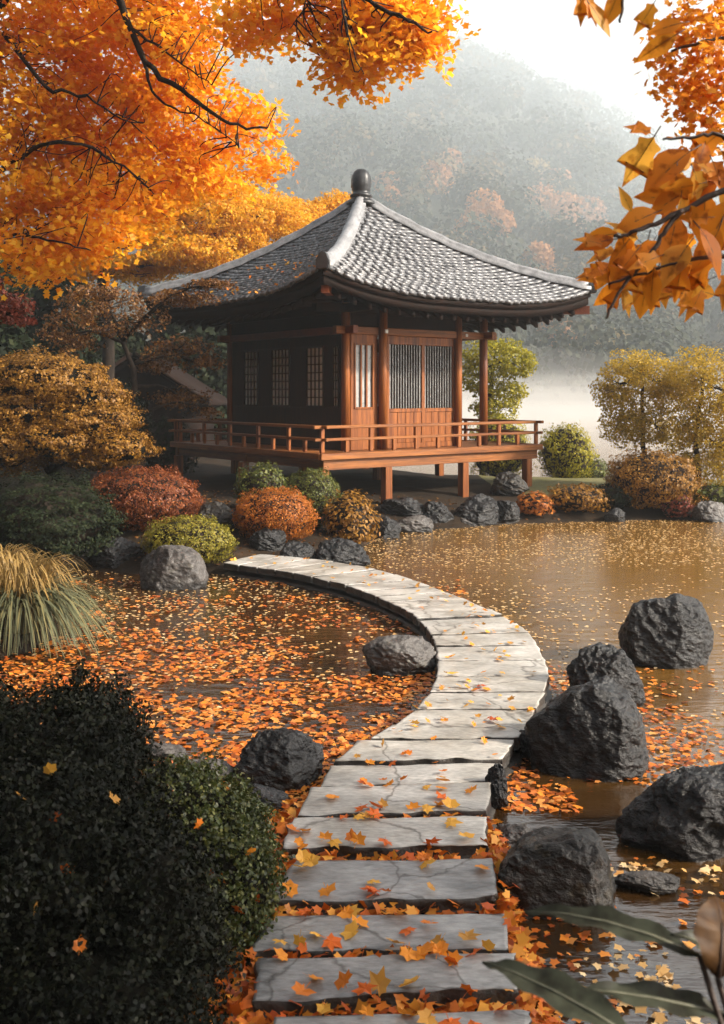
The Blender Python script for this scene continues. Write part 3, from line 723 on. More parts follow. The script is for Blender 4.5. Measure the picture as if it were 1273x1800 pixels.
wall_panels('x', CX0, CY0 + .09, CY1 - .09, [(-1.66, -1.45), (-1.19, -.60), (-.05, .63), (1.12, 1.68)], 2.02, 3.17, 'shade_wallwood', 3.363)
wall_panels('y', CY0, CX0 + .09, -1.03, [(-1.58, -1.13)], 2.0, 3.2, 'wood_z', bars='v', pane='pane', name='side_panel')
def door(x0, x1, off):
    y = CY0 + off; bm = bmesh.new()
    for (a, b, c, d) in ((x0, x0 + .055, DZ + .005, 3.355), (x1 - .055, x1, DZ + .005, 3.355), (x0 + .055, x1 - .055, 3.20, 3.355), (x0 + .055, x1 - .055, 1.93, 2.0), (x0 + .055, x1 - .055, DZ + .005, DZ + .10)):
        addbox(bm, a, b, y - .025, y + .025, c, d, .004)
    dr = bmobj('sliding_door', bm, M['wood_z'], pav)
    bm = bmesh.new(); n = 4
    for i in range(n):
        a = x0 + .055 + (x1 - x0 - .11) * i / n; b = x0 + .055 + (x1 - x0 - .11) * (i + 1) / n
        addbox(bm, a + .002, b - .002, y - .012, y + .012, DZ + .102, 1.928, .004)
    bmobj('lower_panel', bm, M['wood_z'], dr)
    bm = bmesh.new(); n = int((x1 - x0) / .075)
    for i in range(1, n):
        a = x0 + .055 + (x1 - x0 - .11) * i / n; addbox(bm, a - .013, a + .013, y - .012, y + .004, 2.002, 3.198, .002)
    bmobj('lattice', bm, M['shade_darkwood'], dr)
    box('pane', x0 + .057, x1 - .057, y + .008, y + .016, 2.002, 3.198, M['pane'], dr, 0)
door(-.80, .10, 0); door(.10, .93, .035)
bx_ = box('corner_post', -1.66, -1.60, CY0 - .035, CY0 + .035, DZ + .003, 3.355, M['wood_z'], pav)
wall_panels('x', CXR, CY0 + .09, CY1 - .09, [(-1.3, -.5), (.1, .9)], 2.0, 3.17, 'shade_darkwood', 3.36, 1)
wall_panels('y', CY1, CX0 + .09, CXR - .03, [(-1.2, -.4), (0, .7)], 2.0, 3.17, 'shade_darkwood', 3.36, 1)
bm = bmesh.new()
bmesh.ops.create_cube(bm, size=1, matrix=Matrix.Translation((-AH * .90, -AH * .90, ZE + .02)) @ Matrix.Rotation(R(45), 4, 'Z') @ Matrix.Diagonal((.55, .13, .12, 1)))
bmobj('corner_rafter', bm, M['wood'], pav)
bm = bmesh.new()
bmesh.ops.create_cube(bm, size=1, matrix=Matrix.Translation((AH * .93, -AH * .93, ZE - .02)) @ Matrix.Rotation(R(-45), 4, 'Z') @ Matrix.Diagonal((.55, .14, .16, 1)))
bmobj('corner_rafter', bm, M['wood'], pav)

# ------------------------------------------------------------------ stone path
ZS = .15
def slab_mesh(fl, fr, bl, br, thick, seed):
    UU = [0, .006, .02] + [.05 + .9 * k_ / 23 for k_ in range(24)] + [.98, .994, 1]; VV = [0, .025, .08, .25, .42, .58, .75, .92, .975, 1]; nx_, ny_ = len(UU), len(VV)
    V = []; r2 = np.random.default_rng(seed)
    for j in range(ny_):
        v = VV[j]
        for i in range(nx_):
            u = UU[i]
            p = fl.lerp(fr, u).lerp(bl.lerp(br, u), v)
            e = min(u, 1 - u, v * .5, (1 - v) * .5)
            V.append((p.x, p.y, p.z, i in (0, nx_ - 1), j in (0, ny_ - 1)))
    V = np.array(V, float); q = V[:, :3].copy()
    nz = fbm(np.c_[q[:, :2] * 4 + seed * 3.7, np.zeros(len(q))], 3) - .5
    ed = (V[:, 3] + V[:, 4]) > 0
    jx = fbm(np.c_[q[:, 1:2] * 14, q[:, 0:1] * 9, np.full((len(q), 1), seed * 1.3)], 2) - .5
    rg_ = 2.0 if seed < 8 else 1.0; q[:, 0] += jx * .05 * rg_ * V[:, 3]; q[:, 1] += (fbm(np.c_[q[:, 0:1] * 9, np.full((len(q), 1), seed * 2.1), q[:, 1:2]], 3) - .5) * .055 * (1.4 if seed < 8 else 1.0) * V[:, 4]
    q[:, 2] += nz * .016 - .005 * ed
    bot = q[ed].copy(); 
    order = [i for i in range(nx_)] + [j * nx_ + nx_ - 1 for j in range(1, ny_)] + [(ny_ - 1) * nx_ + i for i in range(nx_ - 2, -1, -1)] + [j * nx_ for j in range(ny_ - 2, 0, -1)]
    idx = np.arange(nx_ * ny_).reshape(ny_, nx_)
    F = [(int(idx[j, i]), int(idx[j, i + 1]), int(idx[j + 1, i + 1]), int(idx[j + 1, i])) for j in range(ny_ - 1) for i in range(nx_ - 1)]
    nf = len(F); ctr = q.mean(0); n0 = len(q); allv = [q]; m_ = len(order)
    for lv, (k, dz) in enumerate(((1.006, thick * .3), (.995, thick * .62), (1.0, thick))):
        b = q[order].copy(); b[:, :2] = ctr[:2] + (b[:, :2] - ctr[:2]) * k + (r2.random((m_, 2)) - .5) * .014; b[:, 2] -= dz; allv.append(b)
    prev = order
    for lv in range(3):
        cur = [n0 + lv * m_ + t for t in range(m_)]
        for t in range(m_): F.append((prev[t], cur[t], cur[(t + 1) % m_], prev[(t + 1) % m_]))
        prev = cur
    F.append(tuple(prev))
    return np.concatenate(allv), F[:nf], F[nf:]
near_s = [((470, 1862), (938, 1850), (480, 1787), (920, 1777)), ((441, 1760), (908, 1734), (460, 1684), (906, 1674)), ((437, 1666), (896, 1662), (478, 1608), (893, 1603)),
          ((475, 1586), (872, 1578), (520, 1517), (868, 1512)), ((496, 1491), (852, 1488), (516, 1439), (858, 1438)), ((523, 1434), (856, 1426), (547, 1384), (862, 1376)),
          ((562, 1378), (868, 1369), (583, 1343), (882, 1338)), ((590, 1339), (884, 1333), (632, 1302), (906, 1300))]
lines = [((650, 1299), (908, 1298)), ((692, 1273), (933, 1273)), ((730, 1245), (941, 1245)), ((757, 1216), (958, 1215)), ((768, 1187), (966, 1187)), ((770, 1159), (957, 1158)),
         ((768, 1134), (944, 1131)), ((758, 1115), (928, 1110)), ((748, 1100), (908, 1095)), ((736, 1088), (884, 1081)), ((722, 1077), (860, 1071)), ((705, 1067), (836, 1061)),
         ((685, 1057), (812, 1050)), ((662, 1047), (785, 1040)), ((636, 1038), (757, 1030)), ((608, 1029), (727, 1020)), ((578, 1021), (696, 1010)), ((548, 1014), (662, 1001)),
         ((516, 1007), (626, 994)), ((484, 1002), (588, 988)), ((452, 998), (546, 983)), ((420, 994), (502, 978)), ((392, 990), (455, 974))]
quads = [[G(*p, ZS) for p in q] for q in near_s]
for i in range(len(lines) - 1):
    (a, b), (c, d) = lines[i], lines[i + 1]
    q = [G(*a, ZS), G(*b, ZS), G(*c, ZS), G(*d, ZS)]
    gap = .012
    fl, fr, bl, br = q
    e = (bl - fl).normalized(); e2 = (br - fr).normalized()
    quads.append([fl + e * gap, fr + e2 * gap, bl - e * gap, br - e2 * gap])
ORD = ['first', 'second', 'third', 'fourth', 'fifth', 'sixth', 'seventh', 'eighth', 'ninth', 'tenth', 'eleventh', 'twelfth', 'thirteenth', 'fourteenth', 'fifteenth']
NQ_ = len(quads)
SLABLAB = {0: 'grey slate slab of the path nearest the viewer, cut off by the picture edge', 1: 'thick dark grey slate slab with a cracked front edge, nearest whole one of the path',
           2: 'dark grey slate slab with ragged ends between two bands of orange leaves'}
for i, (fl, fr, bl, br) in enumerate(quads):
    dz = random.uniform(-.012, .012)
    for v in (fl, fr, bl, br): v.z += dz
    th = .06 if i < 5 else .075
    c = (fl + fr + bl + br) / 4; c.z = ZS - th
    V, F, FS = slab_mesh(fl, fr, bl, br, th, i + 3)
    if i in SLABLAB: lab = SLABLAB[i]
    elif i < 15: lab = ORD[i] + ' pale slate slab of the curved path counted from the viewer'
    else: lab = ORD[NQ_ - 1 - i] + ' pale slate slab of the curved path counted from its far end by the rocks' if NQ_ - 1 - i < 15 else 'pale slate slab at the middle of the path bend'
    o = obj('stone_slab', [(V, F + FS, 0)], [M['slab'] if i > 3 else M['slab_dark'], M['footing']], off=tuple(c)); o.data.polygons.foreach_set('material_index', np.array([0] * len(F) + [1] * len(FS), dtype=np.int32)); o.location = c  # sides use the dark footing stone, darker than the tops
    put(o, lab, 'stone slab', 'slabs of the curved stone path')
# footing under the causeway
V, F = [], []
ed = [(q[0], q[1]) for q in quads[4:]] + [(quads[-1][2], quads[-1][3])]
m_ = len(ed); sub = 5; rows = []
for i in range(m_ - 1):
    for k in range(sub):
        t = k / sub; rows.append((ed[i][0].lerp(ed[i + 1][0], t), ed[i][1].lerp(ed[i + 1][1], t)))
rows.append(ed[-1])
for (l, r_) in rows:
    a = (l - r_).normalized(); 
    for (p, sgn) in ((l, 1), (r_, -1)):
        for (o_, z) in ((-.05, ZS - .118), (.0, ZS - .125), (.02, .0), (.06, -.45)):
            j = random.uniform(-.03, .03); V.append((p.x + a.x * sgn * (o_ + j), p.y + a.y * sgn * (o_ + j), z + random.uniform(-.004, .0)))
for i in range(len(rows) - 1):
    b, b2 = i * 8, i * 8 + 8
    for k in range(3):
        F.append((b + k, b2 + k, b2 + k + 1, b + k + 1)); F.append((b + 4 + k, b + 5 + k, b2 + 5 + k, b2 + 4 + k))
    F.append((b, b + 4, b2 + 4, b2))
put(obj('path_footing', [(np.array(V), F, 0)], M['footing']), kind='structure')

# ------------------------------------------------------------------ rocks
RROT = np.array(Matrix.Rotation(.7, 3, (1, .6, .2)))
def rock(px0, px1, ytop, ybase, label, mat='rock', z=0.0, seed=0, depth=.8, cuts=7, sink=.22, name='rock', rough=1.0, lean=0.0, group=None, flat=0.0, boxy=0):
    d = FPX * (EYE - z) / (ybase - HOR); s = d / FPX
    wd = (px1 - px0) * s / 2; dep = wd * depth
    dc = d + dep * .75
    cxp = (px0 + px1) / 2; cw = (cxp - 636.5) / FPX * dc
    wd *= dc / d
    ht = EYE - (ytop - HOR) / FPX * (dc + dep * flat) - z
    bm = bmesh.new(); bmesh.ops.create_icosphere(bm, subdivisions=6, radius=1.0)
    v = np.array([tuple(x.co) for x in bm.verts]); f = np.array([[q.index for q in x.verts] for x in bm.faces]); bm.free()
    r2 = np.random.default_rng(seed + 100)
    for k in range(cuts * 2):
        nn = r2.normal(0, 1, 3); nn[2] = nn[2] * .8 + .25; nn /= np.linalg.norm(nn); h = r2.uniform(.62, .92)
        dd_ = v @ nn; over = np.maximum(dd_ - h, 0); v = v - np.outer(over * .88, nn)
    un = v / np.linalg.norm(v, axis=1)[:, None]
    if boxy:
        v = np.sign(v) * np.abs(v) ** boxy; v = v @ np.array(Matrix.Rotation(.25, 3, (.3, .5, 1))); un = v / np.linalg.norm(v, axis=1)[:, None]
    n1 = fbm(un * 1.7 + seed * 3.1, 3) - .5
    rg = 1 - np.abs(2 * fbm((un @ RROT) * np.array([2.6, 2.6, 4.0]) + seed * 1.7, 4) - 1)
    n3 = fbm(un * 14 + seed, 3) - .5
    v = v * (1 + .30 * rough * n1 + .26 * rough * (rg - .75) + .07 * rough * n3 + .05 * rough * (1 - np.abs(2 * fbm(un * (un @ RROT) * np.array([6.0, 6.0, 11.0]) + seed * 4.7, 3) - 1)))[:, None]
    mn, mx = v.min(0), v.max(0); v = (v - (mn + mx) / 2) / ((mx - mn) / 2)
    zz = v[:, 2]; zz = np.where(zz < -.45, -.45 + (zz + .45) * .4, zz)
    zz = (zz - zz.min()) / (zz.max() - zz.min())
    v[:, 2] = zz
    v[:, 0] += lean * zz
    v *= np.array([wd, dep, ht * (1 + sink)]); v[:, 2] -= ht * sink
    me = obj(name, [(v, f, 0)], M[mat], smooth=True)
    me.location = (cw, dc, z)
    return put(me, label, 'rock', group)
RG = 'rocks round the pond'
rock(1088, 1252, 1040, 1174, 'tall black rounded rock standing alone in the water at the right', seed=1, depth=.8, lean=.05, rough=.75, cuts=5, group=RG)
rock(994, 1128, 1133, 1245, 'mid sized dark rock behind the biggest boulder beside the path', seed=2, group=RG)
rock(926, 1146, 1187, 1368, 'biggest dark boulder beside the right edge of the path', seed=63, depth=.85, lean=-.08, rough=.7, boxy=.8, cuts=5, group=RG)
rock(903, 965, 1283, 1336, 'small black rock wedged between the path and the biggest boulder', seed=4, group=RG)
rock(1070, 1330, 1345, 1508, 'broad sloping dark rock at the right picture edge', seed=5, depth=.7, lean=.30, group=RG)
rock(870, 1092, 1458, 1612, 'blocky brown black rock close to the right side of the near slabs', 'rock_brown', seed=53, depth=.75, cuts=4, rough=.8, boxy=.5, group=RG)
rock(862, 935, 1446, 1502, 'small rough grey stone behind the blocky brown rock', 'rock_grey', seed=7, group=RG)
rock(1075, 1200, 1530, 1572, 'low flat grey stone right of the blocky brown rock', 'rock_grey', seed=8, depth=.5, group=RG)
rock(851, 893, 1340, 1425, 'narrow dark edging stone along the right end of the slabs', seed=9, depth=1.2, group=RG)
rock(636, 768, 1116, 1188, 'grey rounded rock in the water against the inner curve of the path', 'rock_grey', seed=30, depth=.7, group=RG)
rock(411, 571, 1278, 1390, 'ridged dark rock in the leafy water left of the path', seed=11, depth=.7, group=RG)
rock(398, 508, 1378, 1428, 'low dark flat rock between the ridged rock and the small leaved bush', seed=12, depth=.6, z=.03, group=RG)
rock(318, 418, 1338, 1382, 'pale flat stone just behind the small leaved bush', 'rock_grey', seed=33, depth=.6, z=.02, group=RG)
rock(236, 330, 1308, 1346, 'pale low stone at the water edge beside the big dark shrub', 'rock_grey', seed=14, depth=.6, z=.02, group=RG)
rock(244, 366, 957, 1037, 'smooth grey dome shaped rock in front of the lime green bush', 'rock_grey', seed=15, depth=.8, rough=.6, cuts=3, group=RG)
rock(160, 262, 944, 1003, 'blue grey rock left of the dome shaped rock', seed=16, group=RG)
rock(60, 120, 925, 985, 'brown rock under the dark green shrub', 'rock_brown', seed=17, z=.1, group=RG)
rock(85, 170, 955, 1000, 'low brown rock beside the blue grey rock', 'rock_brown', seed=18, group=RG)
rock(10, 75, 940, 990, 'dark brown rock behind the grass tuft', 'rock_brown', seed=19, z=.1, group=RG)
rock(438, 504, 928, 972, 'blue grey rock in front of the round orange bush', seed=20, z=.12, group=RG)
rock(490, 556, 950, 984, 'low dark rock between two blue grey rocks at the far path end', seed=21, z=.1, group=RG)
rock(548, 652, 945, 998, 'large blue grey rock at the far path end', seed=22, depth=.8, group=RG)
rock(640, 706, 908, 947, 'flat topped blue grey rock at the water in front of the deck', seed=23, depth=.9, group=RG)
rock(690, 762, 905, 936, 'flat pale slab rock at the water in front of the deck', 'rock_grey', seed=24, group=RG)
rock(668, 760, 873, 915, 'dark rock under the left deck post', seed=25, z=.12, group=RG)
rock(735, 800, 880, 928, 'black rock between the two middle deck posts', seed=26, group=RG)
rock(795, 880, 868, 920, 'rugged black rock under the middle deck post', seed=27, z=.05, group=RG)
rock(868, 915, 878, 912, 'small black rock right of the rugged black rock', seed=28, z=.1, group=RG)
rock(795, 850, 908, 926, 'thin pale flat stone at the water line below the deck', 'rock_grey', seed=29, group=RG)
rock(850, 918, 905, 921, 'second flat stone at the water line left of the rust coloured grass', 'rock_grey', seed=31, group=RG)
rock(860, 930, 828, 868, 'brown boulder in the shade under the deck', 'rock_brown', seed=32, z=.38, group=RG)
rock(1216, 1290, 880, 918, 'grey rock on the far right shore', 'rock_grey', seed=34, group=RG)
rock(1060, 1100, 892, 918, 'small dark rock under the rounded golden bush', seed=35, group=RG)
rock(330, 420, 880, 930, 'dark rock behind the orange round bush under the deck', 'rock_brown', seed=36, z=.35, group=RG)

# ------------------------------------------------------------------ shrubs round the pavilion
def gz_at(x, y): return float(ground_z(np.array([[x, y]]))[0])
def ball(px0, px1, ytop, ybot, d, label, mat, size=.045, dens=900, name='clipped_shrub', cat='shrub', lump=.15, lfreq=4.5, kind='rhomb', group='clipped shrubs by the pavilion', rd=None, lobes=None, **kw):
    s = d / FPX; c = P((px0 + px1) / 2, (ytop + ybot) / 2, d)
    g = gz_at(c.x, c.y)
    top = P(0, ytop, d).z; r = (px1 - px0) / 2 * s
    zc = max(g + (top - g) * .42, top - r * 1.05)
    L = [((c.x, c.y, zc), (r, rd or r, top - zc))]
    if lobes: L = lobes
    return shrub(name, label, cat, L, mat, size, dens, kind, cut=g - .02, lump=lump, group=group, base=(c.x, c.y, g), lfreq=lfreq, stems=4, **kw)
ball(410, 556, 856, 962, 14.6, 'round bright orange clipped bush behind the blue grey rocks', M['leaf_ball'], .028, 4200)
ball(498, 602, 823, 930, 15.6, 'round mid green clipped bush behind the orange one', M['leaf_green'], .032, 3200)
ball(412, 508, 813, 900, 16.2, 'dark green bush against the deck left of the round green one', M['leaf_green'], .05, 1300, lump=.2)
ball(566, 664, 864, 950, 15.2, 'loose tan orange bush right of the round green one', M['leaf_gold'], .055, 1000, lump=.28, kind='oval', up=.6)
ball(249, 413, 906, 992, 13.3, 'flat topped lime green bush above the dome shaped rock', M['leaf_lime'], .032, 3400, rd=.5)
ball(152, 354, 820, 945, 14.9, 'wide rust red clipped bush left of the deck', M['leaf_rust'], .034, 3200)
ball(-60, 205, 832, 985, 13.6, 'dark green wide shrub at the left picture edge', M['leaf_dark'], .042, 2200, kind='oval', up=.8, lump=.22)
# cloud pruned pine
d = 16.5
pine_l = [EL(80, 672, d, 112, 56), EL(155, 705, d - .2, 74, 38), EL(150, 745, d - .4, 92, 38), EL(20, 722, d - .3, 84, 50), EL(208, 788, d - .6, 64, 32), EL(95, 778, d - .7, 84, 34), EL(15, 790, d - .6, 80, 42), EL(160, 812, d - .7, 40, 16)]
b = (P(90, 880, d).x, d, gz_at(P(90, 880, d).x, d))
t = shrub('cloud_pruned_pine', 'large golden brown cloud pruned pine in drooping layers at the left', 'tree', pine_l, M['leaf_gold'], .045, 2300, 'rhomb', .24, base=b, gap=.3, gfreq=5, lump=.26, lfreq=4, corem=M['shade_twig'], corek=.74)
obj('trunk', [branch([(b[0], d, b[2] - .2), (b[0] + .1, d, b[2] + .5), (b[0] - .1, d, b[2] + 1.2)], .11, .06)] + [branch([(b[0], d, b[2] + .5), tuple(Vector(l[0]) * .5 + Vector((b[0], d, b[2] + .8)) * .5), l[0]], .05, .02) for l in pine_l], M['bark'], t, off=b)

# right shore
ball(1062, 1230, 790, 912, 19.1, 'rounded golden rust bush on the right shore', M['leaf_gold'], .045, 1700, lump=.2, group='right shore shrubs')
ball(945, 1045, 745, 832, 22.5, 'yellow green bush just right of the deck', M['leaf_yellow_green'], .06, 900, lump=.2, group='right shore shrubs')
ball(960, 1075, 800, 836, 23.2, 'low dark green spreading plant behind the lawn', M['leaf_green'], .06, 700, lump=.25, group='right shore shrubs')
ball(908, 970, 864, 918, 18.3, 'drooping rust orange grass at the water by the deck end', M['leaf_ball'], .07, 900, lump=.25, kind='rhomb', group='right shore shrubs', up=.5)
ball(960, 1068, 852, 918, 18.7, 'olive tan low bush at the water in front of the lawn', M['leaf_gold'], .06, 900, lump=.3, group='right shore shrubs')
ball(1030, 1120, 850, 914, 19.0, 'dark low bush left under the rounded golden bush', M['leaf_dark'], .06, 900, lump=.3, group='right shore shrubs')
ball(1163, 1218, 864, 916, 18.6, 'small red bush at the water under the rounded golden bush', M['leaf_maroon'], .06, 1000, lump=.25, group='right shore shrubs')
ball(1205, 1290, 850, 914, 19.2, 'dull olive bush at the foot of the yellow trees', M['leaf_green'], .07, 700, lump=.3, group='right shore shrubs')

# trees ------------------------------------------------------------------
def tree(name, label, base, trunk, lobes, mat, size, dens, kind='rhomb', shell=.6, gap=.0, gfreq=2.0, lump=.2, limbs=6, r0=.12, group=None, tilt=.7, twigs=26, up=.2, bark='bark'):
    """trunk: list of world points; lobes: world ellipsoids"""
    t = thing(name, label, 'tree', base, group=group)
    geo = [branch([Vector(base) - Vector((0, 0, .2))] + [Vector(q) for q in trunk], r0, r0 * .4, jit=r0 * .15)]
    for c, r in lobes:
        c = Vector(c)
        st = min(trunk, key=lambda q: (Vector(q) - c).length + (2 if Vector(q).z > c.z + r[2] else 0)); st = Vector(st)
        mid = st.lerp(c, .55) + Vector((random.uniform(-.1, .1), random.uniform(-.1, .1), .12)) * (c - st).length
        geo.append(branch([st, mid, c], r0 * .42, r0 * .14, jit=r0 * .1, sides=6))
        for k in range(max(2, twigs // len(lobes))):
            u = Vector((random.gauss(0, 1), random.gauss(0, 1), random.gauss(.3, .8))).normalized()
            e = c + Vector((u.x * r[0], u.y * r[1], u.z * r[2])) * random.uniform(.7, .98); s_ = mid.lerp(c, random.random())
            m2 = s_.lerp(e, .5) + Vector((random.gauss(0, .08), random.gauss(0, .08), random.gauss(0, .08))) * (e - s_).length
            geo.append(branch([s_, m2, e], r0 * .15, r0 * .03, sides=4, sub=3))
    obj('trunk', geo, M[bark], t, off=base)
    p, n = lobe_points(lobes, dens, shell, gap, gfreq, lump)
    obj('crown', [leaves(p, n * .6 + np.array([0, 0, up]), size, kind, tilt)], mat, t, off=base)
    return t
def gbase(px, d):
    x = (px - 636.5) / FPX * d; return (x, d, gz_at(x, d))
# tree right of the pavilion
d = 24.0
tree('garden_tree', 'yellow green tree with a leaning dark trunk behind the right deck end', gbase(850, d), [P(850, 740, d), P(862, 690, d), P(868, 640, d)],
     [EL(870, 625, d, 62, 30), EL(905, 640, d - .2, 40, 26), EL(845, 660, d, 45, 40), EL(895, 690, d, 34, 22), EL(870, 715, d, 45, 22)], M['leaf_yellow_green'], .075, 620, shell=.5, gap=.30, gfreq=4, limbs=5, r0=.09)
ball(820, 935, 728, 800, 23.2, 'bushy yellow shrub seen through the deck railing', M['leaf_yellow_green'], .06, 700, lump=.25, group='right shore shrubs')
# right shore yellow trees
d = 20.3
tree('shore_tree', 'feathery tan yellow tree with a slim dark trunk on the right shore', gbase(1135, d), [P(1133, 800, d), P(1128, 740, d), P(1130, 660, d)],
     [EL(1120, 655, d, 62, 40), EL(1085, 690, d, 45, 38), EL(1165, 680, d, 52, 50), EL(1115, 745, d, 60, 42), EL(1165, 760, d, 40, 40)], M['leaf_tan'], .052, 1350, shell=.7, gap=.30, gfreq=4.5, r0=.07, twigs=70, group='trees on the right shore')
d = 19.4
tree('shore_tree', 'taller tan tree with several stems cut off by the right picture edge', gbase(1235, d), [P(1228, 850, d), P(1225, 760, d), P(1235, 680, d)],
     [EL(1235, 665, d, 60, 55), EL(1285, 700, d, 70, 70), EL(1225, 750, d, 48, 60), EL(1275, 800, d, 55, 60), EL(1210, 820, d, 26, 40)], M['leaf_tan'], .052, 1350, shell=.7, gap=.30, gfreq=4.5, r0=.08, twigs=80, group='trees on the right shore')
# yellow trees behind the roof, left
d = 25.5
tree('yellow_maple', 'golden yellow maple with a dark forked trunk behind the left roof slope', gbase(185, d), [P(190, 640, d), P(180, 500, d), P(190, 440, d), P(215, 405, d)],
     [EL(300, 400, d, 95, 48), EL(400, 385, d, 85, 45), EL(470, 385, d + .6, 75, 38), EL(350, 450, d - .4, 90, 30), EL(240, 470, d, 70, 26), EL(420, 430, d, 60, 30), EL(330, 340, d + .8, 110, 45), EL(150, 450, d, 70, 40)],
     M['leaf_yellow'], .085, 800, shell=.7, gap=.28, gfreq=2.2, r0=.2, twigs=110)
d = 33
tree('yellow_maple', 'pale yellow tree farther back touching the roof peak at its left', gbase(470, d), [P(490, 560, d), P(500, 450, d)],
     [EL(520, 385, d, 75, 34), EL(590, 365, d + .5, 45, 28), EL(450, 375, d, 70, 40), EL(560, 410, d, 70, 28)], M['leaf_yellow'], .10, 560, shell=.6, gap=.28, gfreq=2, r0=.16, twigs=50)
# brown tree in front of the left roof end
d = 18.7
tree('brown_maple', 'small dark maple with dull brown leaves and a forked trunk left of the pavilion', gbase(228, d), [P(226, 735, d), P(236, 680, d), P(232, 640, d), P(215, 600, d)],
     [EL(175, 560, d, 90, 40), EL(225, 560, d, 75, 34), EL(320, 525, d - .5, 75, 15), EL(320, 615, d + .2, 62, 26), EL(120, 590, d, 65, 32), EL(180, 520, d, 70, 24), EL(355, 640, d + .2, 40, 26), EL(320, 700, d + .6, 60, 24), EL(365, 715, d + .4, 34, 24), EL(270, 640, d + .3, 40, 18), EL(370, 500, d - .9, 45, 10)],
     M['leaf_brown'], .06, 620, shell=.75, gap=.47, gfreq=4, r0=.09, twigs=120)
# dark evergreens behind, at the left
for k, (px, d, top, wpx, lab) in enumerate(((40, 29, 430, 140, 'dark evergreen at the left edge behind the golden pine'), (190, 33, 560, 110, 'dark evergreen behind the dim tiled house'),
                                    (330, 34, 520, 120, 'dark evergreen close behind the left pavilion corner'), (440, 36, 540, 90, 'dark evergreen behind the pavilion windows'), (-90, 24, 380, 150, 'tall dark evergreen beyond the left picture edge'))):
    hh = 690 - top
    tree('evergreen_tree', lab, gbase(px, d), [P(px, 640, d), P(px, top + 60, d)], [EL(px, top + 50, d, wpx * .55, 55), EL(px - wpx * .3, top + 130, d, wpx * .6, 70), EL(px + wpx * .35, top + 120, d, wpx * .6, 75), EL(px, top + 220, d, wpx * .9, 80)],
         M['leaf_dark'], .16, 130, 'quad', .5, gap=.2, gfreq=1.5, r0=.16, twigs=20, group='dark evergreens at the left')
# maroon branch tree at the left edge
d = 13.0
tree('maroon_maple', 'maroon red maple boughs entering at the left picture edge', gbase(-190, d), [P(-170, 780, d), P(-140, 640, d), P(-120, 560, d)],
     [EL(0, 540, d, 62, 26), EL(-60, 510, d, 70, 36), EL(30, 560, d, 36, 15), EL(-130, 480, d, 90, 60)], M['leaf_maroon'], .05, 1000, 'star', .7, gap=.3, gfreq=5, r0=.08, twigs=40)

ball(120, 262, 668, 800, 23.5, 'dark low evergreen shrub in front of the dim outbuilding', M['leaf_dark'], .09, 500, kind='oval', lump=.3, group='dark shrubs behind the pine')
ball(245, 345, 735, 810, 22.6, 'dark shrub at the left deck corner', M['leaf_dark'], .08, 600, kind='oval', lump=.3, group='dark shrubs behind the pine')
# dim house behind, left
hx, hd = -6.05, 27.5; hg = gz_at(hx, hd)
hs_ = thing('dim_house', 'dim grey outbuilding with a tiled gable roof half hidden by the dark maple', 'house', (hx, hd, hg))
M['plaster'] = stone('dim_plaster', (.018, .018, .019), (.03, .03, .03), 2, .8, .2)
zt = 2.25 - hg; za = 3.3 - hg
obj('wall', [(np.array([(-1.5, 0, -.2), (1.5, 0, -.2), (1.5, 0, zt), (0, 0, za - .12), (-1.5, 0, zt), (-1.5, 4, -.2), (1.5, 4, -.2), (1.5, 4, zt), (0, 4, za - .12), (-1.5, 4, zt)]),
              [(0, 1, 2, 3, 4), (9, 8, 7, 6, 5), (1, 6, 7, 2), (0, 4, 9, 5)], 0)], M['shade_darkwood'], hs_)
for sx in (-1, 1):
    V = []
    for (x, z) in ((0, za), (2.0, za - 1.28), (2.0, za - 1.38), (0, za - .1)):
        for y in (-.4, 4.4): V.append((sx * x, y, z))
    obj('roof_slope', [(np.array(V), [(0, 2, 3, 1), (2, 4, 5, 3), (4, 6, 7, 5), (0, 6, 4, 2), (1, 3, 5, 7)], 0)], M['shade_darkwood'], hs_)
    obj('verge_tile', [tube([(sx * .05, -.42, za + .03), (sx * 1.0, -.42, za - .62), (sx * 2.02, -.42, za - 1.26)], [.05, .05, .05], 8)], M['shade_darkwood'], hs_)
box('door', -.45, .45, -.06, -.004, -.1, 1.55 - .1, M['shade_darkwood'], hs_)

# ------------------------------------------------------------------ big orange maple, upper left
def spray_cloud(specs, size, per=30, disc=.42, droop=.25):
    """specs: (px,py,d,rxp,ryp,rdm,nsprays): leaves gathered in flat drooping sprays"""
    P_, N_, ctr = [], [], []
    for (px, py, d, rx, ry, rd, n) in specs:
        c = np.array(P(px, py, d)); s = d / FPX
        u = rng.normal(0, 1, (n, 3)); u /= np.linalg.norm(u, axis=1)[:, None]; u *= (rng.random(n) ** .42)[:, None]
        cs = c + u * np.array([rx * s, rd, ry * s])
        cs = cs[vnoise(cs * 2.2 + 31) > .36]
        n = len(cs); ctr.append(cs)
        ax = rng.normal(0, .33, (n, 3)) + np.array([0, 0, 1]); ax /= np.linalg.norm(ax, axis=1)[:, None]
        r = rng.normal(0, 1, (n, 3)); a = np.cross(ax, r); a /= np.linalg.norm(a, axis=1)[:, None]; b = np.cross(ax, a)
        k = rng.integers(int(per * .6), int(per * 1.4), n); ii = np.repeat(np.arange(n), k)
        rr = disc * np.sqrt(rng.random(len(ii))) * rng.uniform(.6, 1.1, n)[ii]; th = rng.random(len(ii)) * 6.283
        p = cs[ii] + a[ii] * (rr * np.cos(th))[:, None] + b[ii] * (rr * np.sin(th) * .6)[:, None]
        p[:, 2] -= droop * rr ** 2 / disc + rng.normal(0, .05, len(ii))
        P_.append(p); N_.append(ax[ii])
    return np.concatenate(P_), np.concatenate(N_), np.concatenate(ctr)
bz = gz_at(-5.6, 11.5); mb = (-5.6, 11.5, bz)
